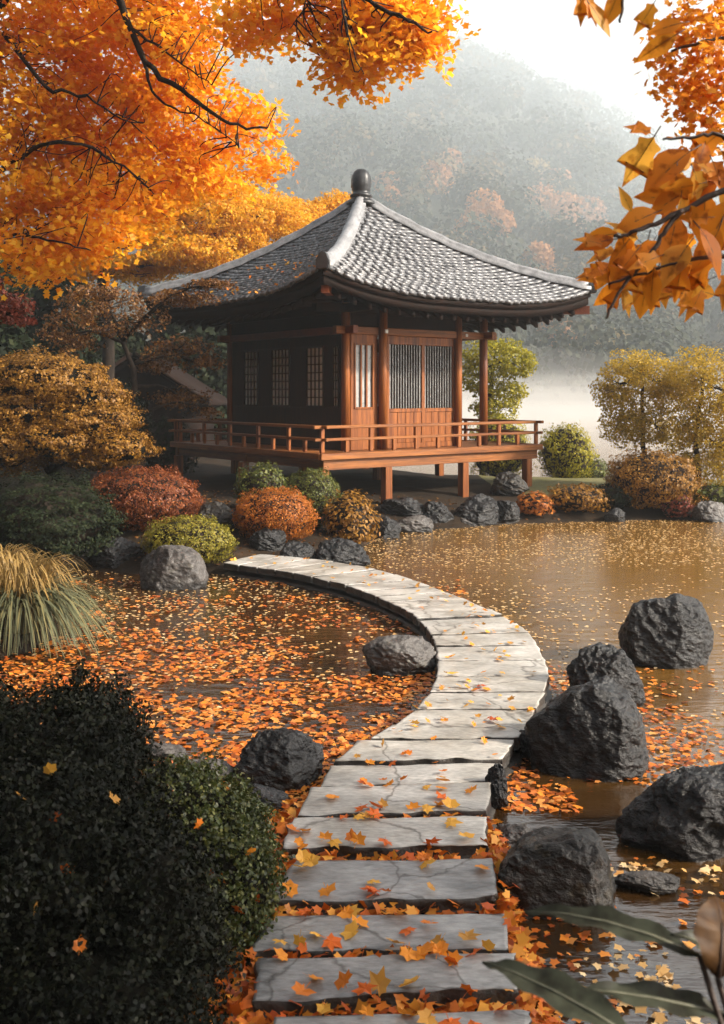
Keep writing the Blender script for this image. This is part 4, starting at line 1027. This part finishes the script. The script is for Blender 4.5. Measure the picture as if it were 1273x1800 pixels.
mt = thing('orange_maple', 'large bright orange maple overhanging the upper left with dark arching limbs', 'tree', mb)
specs = [(60, 60, 11.5, 150, 110, 1.3, 190), (190, 70, 11.5, 130, 100, 1.3, 170), (300, 70, 11.2, 95, 85, 1.2, 120), (60, 220, 11.5, 130, 100, 1.2, 150), (200, 230, 11.6, 120, 100, 1.2, 150),
         (330, 215, 11.6, 95, 80, 1.0, 105), (430, 215, 11.6, 55, 50, .7, 45), (90, 340, 11.0, 120, 75, 1.0, 110), (215, 340, 11.3, 100, 80, .9, 100), (340, 300, 11.8, 110, 55, .9, 75), (440, 290, 12.2, 55, 40, .6, 32),
         (50, 440, 10.8, 95, 55, .8, 70), (170, 400, 10.8, 70, 45, .7, 50), (-120, 150, 11.5, 120, 260, 1.6, 200), (100, -120, 11.5, 260, 110, 1.8, 230), (400, -110, 10.8, 220, 95, 1.5, 150),
         (455, 40, 9.8, 80, 34, .5, 38), (620, 15, 9.4, 110, 28, .6, 50), (700, 55, 9.2, 75, 52, .5, 62), (640, 105, 9.2, 55, 42, .4, 34), (740, 40, 9.2, 42, 45, .4, 30), (600, 80, 9.3, 40, 36, .4, 18), (645, 140, 9.2, 28, 24, .25, 10), (650, -80, 9.4, 170, 70, 1.0, 90)]
p, n, ctr = spray_cloud(specs, .075)
dist_l = .082 + 0 * p[:, 0]
obj('crown', [leaves(p, n, dist_l * rng.uniform(.7, 1.25, len(p)), 'star', .55)], M['leaf_orange'], mt, off=mb)
geo = [branch([(mb[0], mb[1], bz - .2), (-5.5, 11.5, 2.2), (-5.0, 11.4, 4.2), (-4.4, 11.3, 6.0), (-3.9, 11.2, 7.4)], .26, .14, wob=.08)]
limbs = [[(-4.4, 11.3, 6.0), P(120, -120, 11.3), P(200, -20, 11.0), P(255, 110, 11.1), P(330, 165, 11.2), P(405, 218, 11.3), P(470, 225, 11.4)],
         [P(255, 110, 11.1), P(262, 150, 11.1), P(300, 190, 11.2), P(350, 205, 11.3), P(420, 260, 11.5)],
         [P(232, 50, 11.0), P(310, 105, 11.1), P(372, 150, 11.2)],
         [(-3.9, 11.2, 7.4), P(300, -160, 10.6), P(480, -60, 9.9), P(600, -20, 9.5), P(700, 30, 9.3), P(760, 55, 9.2)],
         [P(520, -50, 9.8), P(540, 0, 9.6), P(510, 50, 9.6)], [P(600, -20, 9.5), P(610, 60, 9.3), P(640, 130, 9.2)],
         [(-5.0, 11.4, 4.2), P(0, 300, 11.2), P(90, 250, 11.1), P(180, 270, 11.2), P(260, 330, 11.3)],
         [(-5.2, 11.4, 3.6), P(0, 420, 10.9), P(80, 420, 10.8), P(160, 440, 10.8)],
         [(-4.4, 11.3, 6.0), P(0, 60, 11.3), P(80, 150, 11.3), P(150, 170, 11.3), P(230, 215, 11.4)]]
rad = [(.10, .02), (.035, .008), (.03, .008), (.09, .015), (.02, .006), (.025, .006), (.07, .012), (.05, .01), (.07, .012)]
limbs = [[q if q[0] < -3.6 else Vector((q[0] * .92, q[1] * .92, EYE + (q[2] - EYE) * .92)) for q in l] for l in limbs]
for l, (a, b) in zip(limbs, rad): geo.append(branch(l, a * .55, b * .55, jit=.012, sub=5, wob=.14))
lp = np.array([tuple(q) for l in limbs for q in smooth_path(l, 8)]); used = {}
for c in ctr[rng.random(len(ctr)) < .7]:
    k = np.argmin(((lp - c) ** 2).sum(1)); s_ = Vector(lp[k]); e = Vector(c)
    if (e - s_).length > 1.5 or used.get(k, 0) > 1: continue
    used[k] = used.get(k, 0) + 1
    m2 = s_.lerp(e, .5) + Vector((random.gauss(0, .09), random.gauss(0, .09), random.gauss(.05, .09)))
    geo.append(branch([s_, m2, e, e + Vector((random.gauss(0, .15), random.gauss(0, .1), -.12))], .008, .0025, sides=4, sub=3))
obj('trunk', geo, M['bark'], mt, off=mb)

# ------------------------------------------------------------------ near boughs at the upper right
rb = (2.5, 3.2, gz_at(2.5, 3.2)); rb = (2.5, 3.2, -.1)
nb = thing('near_maple', 'near maple bough with large amber leaves hanging in at the right edge', 'tree', rb)
M['midrib'] = stone('pale_leaf_rib', (.12, .12, .08), (.17, .165, .11), 9, .5, .1)
M['twig'] = stone('brown_twig', (.035, .018, .012), (.07, .035, .02), 20, .6, .3)
d = 2.7
lim = [[(2.5, 3.2, -.3), (2.45, 3.1, 1.2), (2.2, 3.0, 2.6), (2.0, 2.95, 3.5)],
       [(2.25, 3.0, 2.4), P(1480, 330, d), P(1340, 320, d), P(1273, 335, d), P(1180, 380, d), P(1110, 410, d), P(1080, 415, d)],
       [P(1200, 370, d), P(1165, 410, d), P(1140, 455, d), P(1095, 505, d), P(1065, 560, d)],
       [(2.3, 3.0, 2.2), P(1450, 480, d), P(1350, 450, d), P(1240, 455, d), P(1150, 475, d), P(1070, 500, d)],
       [P(1340, 320, d), P(1270, 240, d), P(1220, 240, d), P(1165, 245, d)],
       [(2.0, 2.95, 3.5), P(1500, 60, 3.4), P(1330, 60, 3.4), P(1250, 70, 3.4), P(1180, 90, 3.4)],
       [(2.0, 2.95, 3.5), P(1500, -160, 2.7), P(1250, -90, d), P(1090, -50, d), P(1030, -20, d)], [P(1090, -50, d), P(1095, 0, d), P(1090, 40, d)]]
rr_ = [(.07, .05), (.016, .004), (.008, .0035), (.012, .003), (.008, .003), (.016, .004), (.014, .004), (.006, .003)]
obj('trunk', [branch(l, a, b, sub=6, jit=.002) for l, (a, b) in zip(lim, rr_)], M['twig'], nb, off=rb)
def big_leaf_geo(base, tipdir, nrm, L, seed):
    """a lobed leaf with a folded midrib and drooping tips"""
    r3 = random.Random(seed)
    lob = r3.choice([1, 0]); L = L * (.82 if lob else 1.0); rows = []
    t = Vector(tipdir).normalized(); nn = Vector(nrm); nn = (nn - t * nn.dot(t)).normalized(); sd_ = t.cross(nn)
    if lob: out = [(0, 0), (.08, .08), (.22, .12), (.24, .16), (.20, .24), (.20, .32), (.27, .44), (.33, .58), (.36, .72), (.27, .66), (.21, .64), (.17, .70), (.12, .80), (.06, .94), (0, 1.1)]
    else: out = [(0, 0), (.10, .10), (.20, .25), (.25, .42), (.23, .58), (.16, .74), (.08, .9), (0, 1.05)]
    V, F = [], []; curl = r3.uniform(.10, .35); fold = r3.uniform(.15, .5); asym = r3.uniform(.8, 1.2)
    n = len(out)
    for k, (u, v) in enumerate(out):
        for sgn in (-1, 0, 1):
            uu = u * (asym if sgn > 0 else 1) * sgn
            V.append(tuple(Vector(base) + L * (t * v + sd_ * uu + nn * (abs(uu) * fold - curl * v * v - .25 * uu * uu))))
    for k in range(n - 1):
        b = 3 * k; F += [(b, b + 3, b + 4, b + 1), (b + 1, b + 4, b + 5, b + 2)]
    ax = [Vector(base) + L * (t * v - nn * (curl * v * v + .004)) for v in (-.22, 0, .25, .5, .75, 1.0)]
    g2 = tube(ax, [L * .014, L * .013, L * .011, L * .009, L * .006, L * .002], 4); VEINS.append((g2[0], g2[1], 1))
    return V, F
VEINS = []
BL = [(1145, 235, -150, 75, 4), (1150, 240, 120, 150, 4), (1215, 265, 145, 145, 2), (1190, 300, 95, 110, 7), (1110, 372, -120, 60, 4), (1120, 420, -140, 95, 2), (1080, 420, 170, 90, 5), (1060, 430, 195, 80, 4),
      (1140, 420, 100, 100, 2), (1190, 380, 110, 140, 3), (1240, 340, 100, 130, 2), (1250, 450, 120, 120, 1), (1200, 460, 100, 110, 3), (1150, 470, 95, 100, 2), (1100, 500, 150, 90, 3), (1090, 470, 170, 95, 1), (1060, 480, 180, 70, 3),
      (1090, 510, 120, 70, 4), (1120, 440, 130, 100, 1), (1170, 420, 70, 110, 2), (1230, 400, 60, 120, 1), (1265, 400, 110, 120, 2), (1260, 300, 130, 120, 1), (1270, 230, 140, 110, 2), (1240, 250, 110, 90, 3), (1220, 300, 60, 100, 3), (1280, 480, 100, 100, 2), (1200, 340, 150, 90, 1), (1160, 450, 160, 100, 2), (1130, 480, 110, 80, 1), (1180, 470, 50, 70, 5), (1210, 430, 130, 120, 2), (1180, 350, 190, 80, 3), (1290, 350, 120, 140, 2)]
obj('bough', [branch([(2.2, 3.0, 2.6), (3.0, 3.3, 3.0), (4.3, 3.9, 3.1), (5.4, 3.7, 3.6)], .05, .015), branch([(2.0, 2.95, 3.5), (2.6, 3.1, 3.7), (3.6, 3.2, 3.9)], .04, .012)], M['twig'], nb, off=rb)  # off-frame limbs out to the added shading crown
geo = []
for k, (px, py, ang, L, mm) in enumerate(BL):
    dd_ = d + random.uniform(-.02, .16); s = dd_ / FPX; L *= .76
    tip = Vector((math.cos(R(ang)), random.uniform(-.5, .5), -math.sin(R(ang))))
    V, F = big_leaf_geo(P(px, py, dd_), tip, (random.uniform(-.6, .6), -1, random.uniform(-.1, .9)), L * s, k + 3)
    geo.append((np.array(V), F, 0))
for k in range(58):
    px, py = random.uniform(1075, 1330), 0
    py = random.uniform(260, 520) if px > 1150 else random.uniform(400, 520)
    dd_ = d + random.uniform(.0, .3); ang = random.uniform(40, 200)
    V, F = big_leaf_geo(P(px, py, dd_), Vector((math.cos(R(ang)), random.uniform(-.6, .6), -math.sin(R(ang)))), (random.uniform(-.8, .8), -1, random.uniform(-.3, .9)), random.uniform(40, 84) * dd_ / FPX, k + 90)
    geo.append((np.array(V), F, 0))
for (px, py, ang, L) in ((1030, -5, 60, 60), (1035, 5, 50, 68), (1020, -10, 85, 62), (1090, -20, 110, 70), (1190, 60, 150, 80), (1200, 40, 170, 60), (1150, 5, 120, 70)):
    V, F = big_leaf_geo(P(px, py, d), Vector((math.cos(R(ang)), .1, -math.sin(R(ang)))), (.3, -1, .3), L * d / FPX, int(px))
    geo.append((np.array(V), F, 0))
obj('large_leaves', geo + VEINS, [M['leaf_near'], M['twig']], nb, off=rb)
specs = [(1225, 110, 3.5, 60, 60, .25, 26), (1190, 70, 3.5, 45, 40, .2, 14), (1250, 200, 3.5, 36, 50, .2, 16), (1270, 30, 3.5, 80, 50, .3, 28), (1330, 150, 3.5, 80, 150, .4, 60), (1215, 150, 3.6, 40, 30, .2, 12)]
p, n, ctr = spray_cloud(specs, .03, per=14, disc=.09, droop=.06)
p2, n2 = lobe_points([((4.3, 3.2, 2.9), (1.3, 1.7, .8)), ((3.4, 2.6, 3.5), (1.3, 1.2, .7)), ((5.4, 2.9, 3.5), (1.4, 1.8, 1.0))], 210, .7, .3, 2.0)  # extra crown added out of view to shade the near slabs
obj('crown', [leaves(p2, n2, .085, 'star', .8)] + [leaves(p, n, .034 * rng.uniform(.7, 1.3, len(p)), 'star', .8)], M['leaf_near'], nb, off=rb)

# ------------------------------------------------------------------ foreground left shrubs
d = 3.9
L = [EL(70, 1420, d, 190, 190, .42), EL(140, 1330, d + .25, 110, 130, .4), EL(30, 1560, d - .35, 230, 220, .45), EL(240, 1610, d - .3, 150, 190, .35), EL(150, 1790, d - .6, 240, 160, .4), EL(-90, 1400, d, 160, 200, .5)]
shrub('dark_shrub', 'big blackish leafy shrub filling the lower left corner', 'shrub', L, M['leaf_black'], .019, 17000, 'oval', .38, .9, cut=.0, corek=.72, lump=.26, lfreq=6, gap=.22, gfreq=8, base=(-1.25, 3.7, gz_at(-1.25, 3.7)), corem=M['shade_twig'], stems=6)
d = 4.35
L = [EL(330, 1480, d, 125, 125, .34), EL(400, 1560, d - .15, 92, 120, .3), EL(300, 1410, d + .25, 75, 66, .25), EL(410, 1460, d + .1, 70, 62, .25), EL(370, 1650, d - .25, 80, 110, .26)]
shrub('small_leaved_bush', 'dense small leaved green bush beside the near slabs on the left', 'shrub', L, M['leaf_box'], .019, 13000, 'oval', .28, .85, cut=.0, corek=.80, lump=.24, lfreq=6, gap=.24, gfreq=10, base=(-.72, 4.2, gz_at(-.72, 4.2)), corem=M['shade_twig'], stems=5)

# grass tuft at the left
def grass(name, label, px, py, d, spread, n, hgt, wdt, mats, droop=1.0):
    c = P(px, py, d); g = gz_at(c.x, c.y); b = (c.x, c.y, g)
    t = thing(name, label, 'grass tuft', b)
    for part, mat, cnt, h0, dr in mats:
        V, F = [], []
        for k in range(cnt):
            a = random.random() * 6.283; r0_ = random.random() ** .5 * spread * .35
            bx0 = Vector((c.x + math.cos(a) * r0_, c.y + math.sin(a) * r0_, g)); out = Vector((math.cos(a + random.gauss(0, .5)), math.sin(a + random.gauss(0, .5)), 0))
            h = h0 * hgt * random.uniform(.7, 1.15); reach = spread * random.uniform(.5, 1.1) * dr; wv = out.cross(Vector((0, 0, 1))); b0 = len(V)
            for i in range(8):
                u = i / 7; p = bx0 + out * reach * u ** 1.4 + Vector((0, 0, h * (1.55 * u - (.55 + .75 * dr) * u ** 2.3))); w_ = wdt * (1 - u ** 2) + .0015
                V += [tuple(p - wv * w_), tuple(p + wv * w_)]
            for i in range(7): F.append((b0 + 2 * i, b0 + 2 * i + 1, b0 + 2 * i + 3, b0 + 2 * i + 2))
        obj(part, [(np.array(V), F, 0)], mat, t, off=b)
    return t
grass('grass_tuft', 'drooping tuft of grey green and straw grass at the left water edge', 35, 1120, 9.5, .62, 900, .78, .008, [('green_blade', M['blade'], 900, 1.1, 1.35), ('straw_blade', M['blade_gold'], 300, 1.3, .75)])
grass('grass_tuft', 'straw coloured grass tuft behind the drooping one at the left edge', -10, 1010, 10.3, .55, 600, .72, .008, [('straw_blade', M['blade_gold'], 560, 1.3, .75)])

# near plant at the lower right
def plant_leaf(geo, base, tip, wid, sag, fold=.25, mi=0, nrm=(0, -.4, 1)):
    base, tip = Vector(base), Vector(tip); t = (tip - base); Ln = t.length; t.normalize(); nn = Vector(nrm); nn = (nn - t * nn.dot(t)).normalized(); sd_ = t.cross(nn)
    V, F = [], []; n = 15
    for i in range(n):
        v = i / (n - 1); wv = wid * math.sin(math.pi * v ** .8) ** .9 + .0008
        for u in (-1, -.5, 0, .5, 1):
            V.append(tuple(base + t * Ln * v + sd_ * u * wv + nn * (abs(u) * wv * fold + sag * 4 * v * (1 - v) + .006 * math.sin(v * 21 + u * 3) * abs(u))))
    for i in range(n - 1):
        for k in range(4): F.append((i * 5 + k, i * 5 + 5 + k, i * 5 + 6 + k, i * 5 + k + 1))
    geo.append((np.array(V), F, mi))
    ax = [base + t * Ln * v + nn * (sag * 4 * v * (1 - v) + .001) for v in (0, .25, .5, .75, 1)]; g2 = tube(ax, [.0035, .003, .0025, .0018, .0006], 5); geo.append((g2[0], g2[1], 1))
d = 1.65
pb = (.78, 1.55, gz_at(.78, 1.55))
pl = thing('broad_leaved_plant', 'broad grey green leaves of a near plant at the lower right corner', 'plant', pb)
g_ = []; plant_leaf(g_, P(1120, 1830, d - .1), P(848, 1690, d + .1), 0.0331, 0.0144); obj('leaf', g_, [M['plant'], M['midrib']], pl, off=pb)
g_ = []; plant_leaf(g_, P(1290, 1790, d), P(1010, 1738, d), 0.0245, 0.0108); obj('leaf', g_, [M['plant'], M['midrib']], pl, off=pb)
g_ = []; plant_leaf(g_, P(1230, 1680, d), P(922, 1602, d + .15), 0.0245, 0.0216); obj('leaf', g_, [M['plant'], M['midrib']], pl, off=pb)
g_ = []; plant_leaf(g_, P(1320, 1720, d), P(1180, 1640, d), 0.0216, 0.0144); obj('leaf', g_, [M['plant'], M['midrib']], pl, off=pb)
g_ = []; plant_leaf(g_, P(1262, 1720, d - .2), P(1258, 1575, d - .12), .045, .02, .3, nrm=(0, -1, .2)); lf = obj('leaf', g_, [M['plant_brown'], M['twig']], pl, off=pb); lf['label'] = 'brown withered rounded leaf'
stg = [branch([(pb[0], pb[1], pb[2] - .1), Vector((pb[0] + .02, pb[1], pb[2] + .4)), P(px, py, d)], .009, .005) for px, py in ((1120, 1830), (1290, 1790), (1230, 1680), (1320, 1720), (1262, 1720))]
obj('stem', stg, M['twig'], pl, off=pb)

# ------------------------------------------------------------------ unseen trees added behind and beside the viewer to block sky light
WP, WN, WS, WT = [], [], [], []
def blocker_tree(x, y, h, r):
    z0 = .5; WT.append(branch([(x, y, z0 - 1.5), (x + random.uniform(-.3, .3), y, h * .4), (x, y, h * .8)], .22, .08, sides=6))
    for k in range(5):
        c = np.array([x + random.uniform(-.6, .6) * r, y + random.uniform(-.6, .6) * r, h * (.22 + .17 * k)])
        u = rng.normal(0, 1, (230, 3)); u /= np.linalg.norm(u, axis=1)[:, None]
        WP.append(c + u * np.array([r, r, r * .75]) * (1 - .5 * rng.random((230, 1)) ** 2)); WN.append(u)
for k in range(20):
    blocker_tree(-24 + 2.1 * k + random.uniform(-.6, .6), -6.5 - 3 * (k % 2) - .12 * k, random.uniform(8.5, 11.5), random.uniform(1.9, 2.5))
for k in range(11):
    blocker_tree(-11.5 - 2.5 * (k % 2) - .1 * k, -4 + 2.6 * k, random.uniform(8, 11), random.uniform(1.8, 2.4))
wd_ = obj('blocker_woodland', [leaves(np.concatenate(WP), np.concatenate(WN), .42, 'quad', .6, 0)] + [(g[0], g[1], 1) for g in WT], [M['leaf_dark'], M['bark']])
put(wd_, 'unseen dark evergreens added to block sky light behind and beside the viewer', 'blocker_woodland', kind='stuff')

# ------------------------------------------------------------------ leaves on the water, in the litter, on the slabs
slabpoly = [[(q[0].x, q[0].y), (q[1].x, q[1].y), (q[3].x, q[3].y), (q[2].x, q[2].y)] for q in quads]
def on_slab(xy):
    r = np.full(len(xy), -9.0)
    for sp in slabpoly: r = np.maximum(r, sdist(xy, sp))
    return r
def scatter(n, x0, x1, y0, y1):
    return np.c_[rng.uniform(x0, x1, n), rng.uniform(y0, y1, n)]
def water_leaves(cand, densf):
    z = ground_z(cand); k = (z < .0) & (on_slab(cand) < .01) & (rng.random(len(cand)) < densf(cand))
    return cand[k]
def clump(c, f=1.1, t=.5, w_=.25): return np.clip((fbm(np.c_[c * f, np.zeros(len(c))], 3) - t) / w_ + .5, 0, 1)
def dens_left(c):
    near = np.clip((10.6 - c[:, 1]) / 3.6, 0, 1)
    return np.maximum(clump(c * np.array([.8, 1.6]), 1.1, .56 - .13 * near, .10), .8 * clump(c * np.array([1, 2.2]) + 40, 2.3, .6, .08)) * (.18 + .82 * near) * (c[:, 0] < 1.2)
def dens_right(c):
    a = np.exp(-(((c[:, 0] - 1.5) / .95) ** 2 + ((c[:, 1] - 5.6) / 2.6) ** 2) * 1.1)
    return clump(c, 1.6, .46, .2) * np.clip(a * 1.6, 0, 1)
A = water_leaves(scatter(34000, -4.5, 1.3, 5.6, 12.6), dens_left)
B = water_leaves(scatter(15000, .4, 4.2, 2.4, 8.6), dens_right)
D = water_leaves(scatter(30000, -4, 8, 7.2, 18.4), lambda c: .75 * clump(c, .7, .42, .5) * np.clip((c[:, 1] - 6) / 6, .3, 1))
def flat(c, z, size, kind, tilt=.07, mi=0, zj=.004):
    p = np.c_[c, z + rng.random(len(c)) * zj]; n = np.tile(np.array([0, 0, 1.0]), (len(c), 1))
    return leaves(p, n, size, kind, tilt, mi)
fl = obj('floating_leaves', [flat(A, .008, .05 * rng.choice([.6, .8, 1, 1.3, 1.6], len(A)), 'star', .16, 0, .008), flat(B, .008, .052 * rng.choice([.6, .8, 1, 1.3], len(B)), 'star', .16, 0, .008), flat(D, .006, .045, 'oval', .04, 1)], [M['leaf_fleck'], M['leaf_pale']])
put(fl, 'orange and pale autumn leaves floating scattered over the pond', 'fallen leaves', kind='stuff')
E = water_leaves(scatter(12000, .75, 2.8, 2.2, 5.0), lambda c: .9 * clump(c, 2, .45, .3) * np.clip((4.9 - c[:, 1] + .9 * (fbm(np.c_[c * 1.5, np.ones(len(c))], 3) - .5)) / .7, 0, 1) * np.clip((c[:, 0] - .8) / .3, 0, 1))
fp = obj('pale_floating_leaves', [flat(E, .008, .047 * rng.choice([.6, .8, 1, 1.3], len(E)), 'star', .2, 0, .012)], M['leaf_pale']); put(fp, 'pale leaves floating on the bright shallow water at the lower right', 'fallen leaves', kind='stuff')
# litter on the near bank
c = scatter(15000, -1.35, 1.3, 2.7, 6.2); zg = ground_z(c); osl = on_slab(c)
k = (zg > -.03) & (osl < .015) & (rng.random(len(c)) < np.where((osl > -.35), 1, .45)); c = c[k]; zg = np.maximum(zg[k], .0)
p = np.c_[c, zg + rng.random(len(c)) * .05 + .008]; n = np.tile(np.array([0, 0, 1.0]), (len(c), 1))
lt = obj('leaf_litter', [leaves(p, n, .062, 'star', .45)], M['leaf_fall']); put(lt, 'orange leaf litter lying between and beside the near slabs', 'fallen leaves', kind='stuff')
c = scatter(9000, -.95, 1.0, 2.9, 5.6); osl = on_slab(c); k = (osl < .012) & (osl > -.11) & (ground_z(c) > -.02); c = c[k]
p = np.c_[c, rng.uniform(.05, .15, len(c))]; n = np.tile(np.array([0, 0, 1.0]), (len(c), 1))
lt = obj('gap_litter', [leaves(p, n, .06, 'star', .55)], M['leaf_fall']); put(lt, 'orange leaves packed into the gaps between the near slabs', 'fallen leaves', kind='stuff')
# litter on the pavilion shore and the left bank
c = scatter(5200, -5, 3.5, 8.8, 19); zg = ground_z(c); k = (zg > .03) & (rng.random(len(c)) < .8); c = c[k]
p = np.c_[c, zg[k] + .012]; n = np.tile(np.array([0, 0, 1.0]), (len(c), 1))
lt = obj('shore_leaf_litter', [leaves(p, n, .06, 'star', .4)], M['leaf_brown']); put(lt, 'brown dead leaves strewn on the shore under the shrubs', 'fallen leaves', kind='stuff')

# single maple leaves on the slabs: real objects
def maple_mesh(seed, curl):
    r3 = random.Random(seed); T = shape('maple'); V = [(0, .05, 0)]
    for q in T:
        k = r3.uniform(.78, 1.15); V.append((q[0] * k, q[1] * k, curl * (q[0] ** 2 + q[1] ** 2) + r3.uniform(-.02, .05)))
    n = len(T); F = [(0, 1 + i, 1 + (i + 1) % n) for i in range(n)]
    b = len(V); V += [(-.012, -.10, 0), (.012, -.10, 0), (.02, -.42, .05), (-.004, -.42, .05)]; F.append((b, b + 1, b + 2, b + 3))
    me = bpy.data.meshes.new('fallen_leaf'); me.from_pydata(V, [], F)
    return me
lm = []
for k, colr in enumerate(((.62, .12, .01), (.74, .26, .02), (.70, .36, .05), (.40, .07, .012), (.62, .17, .015), (.50, .24, .04))):
    m_ = leafmat('single_fallen_leaf', [colr, tuple(min(1, v * 1.12) for v in colr)], .25, .45)
    for j in range(2):
        me = maple_mesh(k * 7 + j, random.choice([.35, -.3, .15, .5])); me.materials.append(m_); lm.append(me)
spots = [(845, 1208, 3, .09), (838, 1214, 0, .08), (856, 1214, 1, .08), (868, 1268, 3, .085), (858, 1266, 0, .07), (880, 1270, 2, .07)]
rnd = random.Random(5)
for qi, q in enumerate(quads):
    n = 16 if qi < 6 else (9 if qi < 16 else 5)
    for k in range(n):
        u, v = rnd.random(), rnd.random() ** (1.0)
        if rnd.random() < .55: v = rnd.choice([rnd.uniform(0, .12), rnd.uniform(.88, 1)])
        p = q[0].lerp(q[1], .03 + .94 * u).lerp(q[2].lerp(q[3], .03 + .94 * u), v)
        mi_ = rnd.choice([0, 1, 1, 2, 4, 5]) if qi < 8 else rnd.choice([1, 2, 2, 5, 5])
        spots.append((p.x, p.y, mi_, (.085 if qi < 6 else .06) * rnd.uniform(.7, 1.25), qi))
first = True
for s_ in spots:
    if len(s_) == 4:
        g_ = G(s_[0], s_[1], ZS); x, y, qi = g_.x, g_.y, 10
    else: x, y, qi = s_[0], s_[1], s_[4]
    o = bpy.data.objects.new('fallen_leaf', lm[s_[2] * 2 + rnd.randint(0, 1)]); C.objects.link(o)
    o.location = (x, y, quads[qi][0].z + .012 + rnd.random() * .012); o.scale = (s_[3] * 1.05,) * 3
    o.rotation_euler = (rnd.gauss(0, .32), rnd.gauss(0, .32), rnd.random() * 6.28)
    if len(s_) == 4 and s_[2] == 3: put(o, 'dark red curled leaf on the pale slabs at the path bend' if first else 'dark red leaf on the slab below the path bend', 'leaf', 'fallen leaves on the path'); first = False
    elif qi < 5: put(o, 'orange maple leaf lying on a near dark grey slab', 'leaf', 'fallen leaves on the near slabs')
    elif qi < 16: put(o, 'yellow orange leaf lying on a pale slab of the path bend', 'leaf', 'fallen leaves on the path bend')
    else: put(o, 'small yellow leaf on the far part of the path', 'leaf', 'fallen leaves on the far path')
# leaves caught in the foreground shrubs
for k, (px, py, dd_) in enumerate(((95, 1438, 3.45), (88, 1355, 3.5), (202, 1407, 3.55), (320, 1655, 3.95), (390, 1548, 4.0), (230, 1755, 3.3), (370, 1540, 4.02), (35, 1400, 3.4), (345, 1740, 3.9), (140, 1665, 3.2), (440, 1500, 4.1), (300, 1385, 4.3), (420, 1600, 3.95), (180, 1560, 3.4), (60, 1600, 3.2), (280, 1530, 3.95), (350, 1450, 4.0), (120, 1530, 3.3), (450, 1580, 4.05), (265, 1700, 3.4))):
    o = bpy.data.objects.new('fallen_leaf', lm[(k * 5) % 12]); C.objects.link(o); o.location = P(px, py, dd_); o.scale = (.06,) * 3
    o.rotation_euler = (1.1 + rnd.gauss(0, .3), rnd.gauss(0, .4), rnd.random() * 6.28)
    put(o, 'orange leaf caught in the dark shrubs at the lower left', 'leaf', 'leaves caught in the foreground shrubs')
# leaves fallen on the left roof slope
for k in range(70):
    s = rnd.uniform(.55, 1.0); q = rnd.uniform(-.7, .95)
    X_, Y_ = rotq(3, q * s * AH, -s * AH)
    ca, sa = math.cos(R(37.5)), math.sin(R(37.5))
    o = bpy.data.objects.new('fallen_leaf', lm[(2, 3, 4, 8)[k % 4]]); C.objects.link(o); o.location = (X_ * ca - Y_ * sa + PV[0], X_ * sa + Y_ * ca + PV[1], roof_z(s, q) + .08); o.scale = (.10,) * 3
    o.rotation_euler = (rnd.gauss(0, .3), -.5 + rnd.gauss(0, .3), rnd.random() * 6.28)
    put(o, 'orange leaf fallen on the left roof slope', 'leaf', 'leaves fallen on the roof')

# ------------------------------------------------------------------ air
def volume_mat(name, dens, col, ani):
    m, n, out = nodes(name)
    v = n.nodes.new('ShaderNodeVolumePrincipled'); v.inputs['Color'].default_value = (*col, 1); v.inputs['Density'].default_value = dens; v.inputs['Anisotropy'].default_value = ani
    n.links.new(v.outputs[0], out.inputs['Volume']); return m
hz = obj('haze', [(np.array([(x, y, z) for z in (-3, 168) for (x, y) in ((-900, -70), (900, -70), (900, 890), (-900, 890))]), [(3, 2, 1, 0), (4, 5, 6, 7), (0, 1, 5, 4), (1, 2, 6, 5), (2, 3, 7, 6), (3, 0, 4, 7)], 0)], volume_mat('misty_air', .0010, (.78, .85, .90), .1))
put(hz, kind='stuff')
mm_ = volume_mat('lake_mist', .0045, (.96, .96, .95), .1)
for k, (cx_, cy_, rx_, ry_, rz_, lab) in enumerate(((25, 76, 95, 34, 1.5, 'lowest sheet of white mist lying on the lake'), (30, 78, 110, 38, 2.2, 'second low sheet of white mist lying on the lake'),
                                  (5, 80, 120, 40, 3.1, 'white mist lying on the lake below the hill'), (35, 82, 120, 42, 4.6, 'thin upper mist over the lake at the hill foot'))):
    bm = bmesh.new(); bmesh.ops.create_icosphere(bm, subdivisions=5, radius=1)
    for v in bm.verts: v.co = Vector((v.co.x * rx_ + cx_, v.co.y * ry_ + cy_, v.co.z * rz_ * (1 + .5 * mnoise.noise(Vector((v.co.x * 4, v.co.y * 2, k * 5.0)))) + .3))
    put(bmobj('mist', bm, mm_), lab, 'mist', kind='stuff')
mh_ = volume_mat('hill_mist', .0017, (.93, .95, .95), .1)
for k, (cx_, cy_, cz_, rx_, ry_, rz_, dn, lab) in enumerate(((0, 330, 40, 430, 240, 110, .0016, 'pale mist hanging over the whole wooded hillside'), (-20, 420, 110, 300, 140, 50, .0019, 'thicker mist near the crest of the hill'), (170, 330, 30, 150, 170, 60, .0014, 'mist filling the valley at the right of the hill'))):
    bm = bmesh.new(); bmesh.ops.create_icosphere(bm, subdivisions=5, radius=1)
    for v in bm.verts: v.co = Vector((v.co.x * rx_ + cx_, v.co.y * ry_ + cy_, cz_ + v.co.z * rz_ * (1 + .4 * mnoise.noise(Vector((v.co.x * 3, v.co.y * 2, 40 + k * 5.0))))))
    put(bmobj('mist', bm, volume_mat('hill_mist', dn, (.84, .92, .98), .1)), lab, 'mist', kind='stuff')
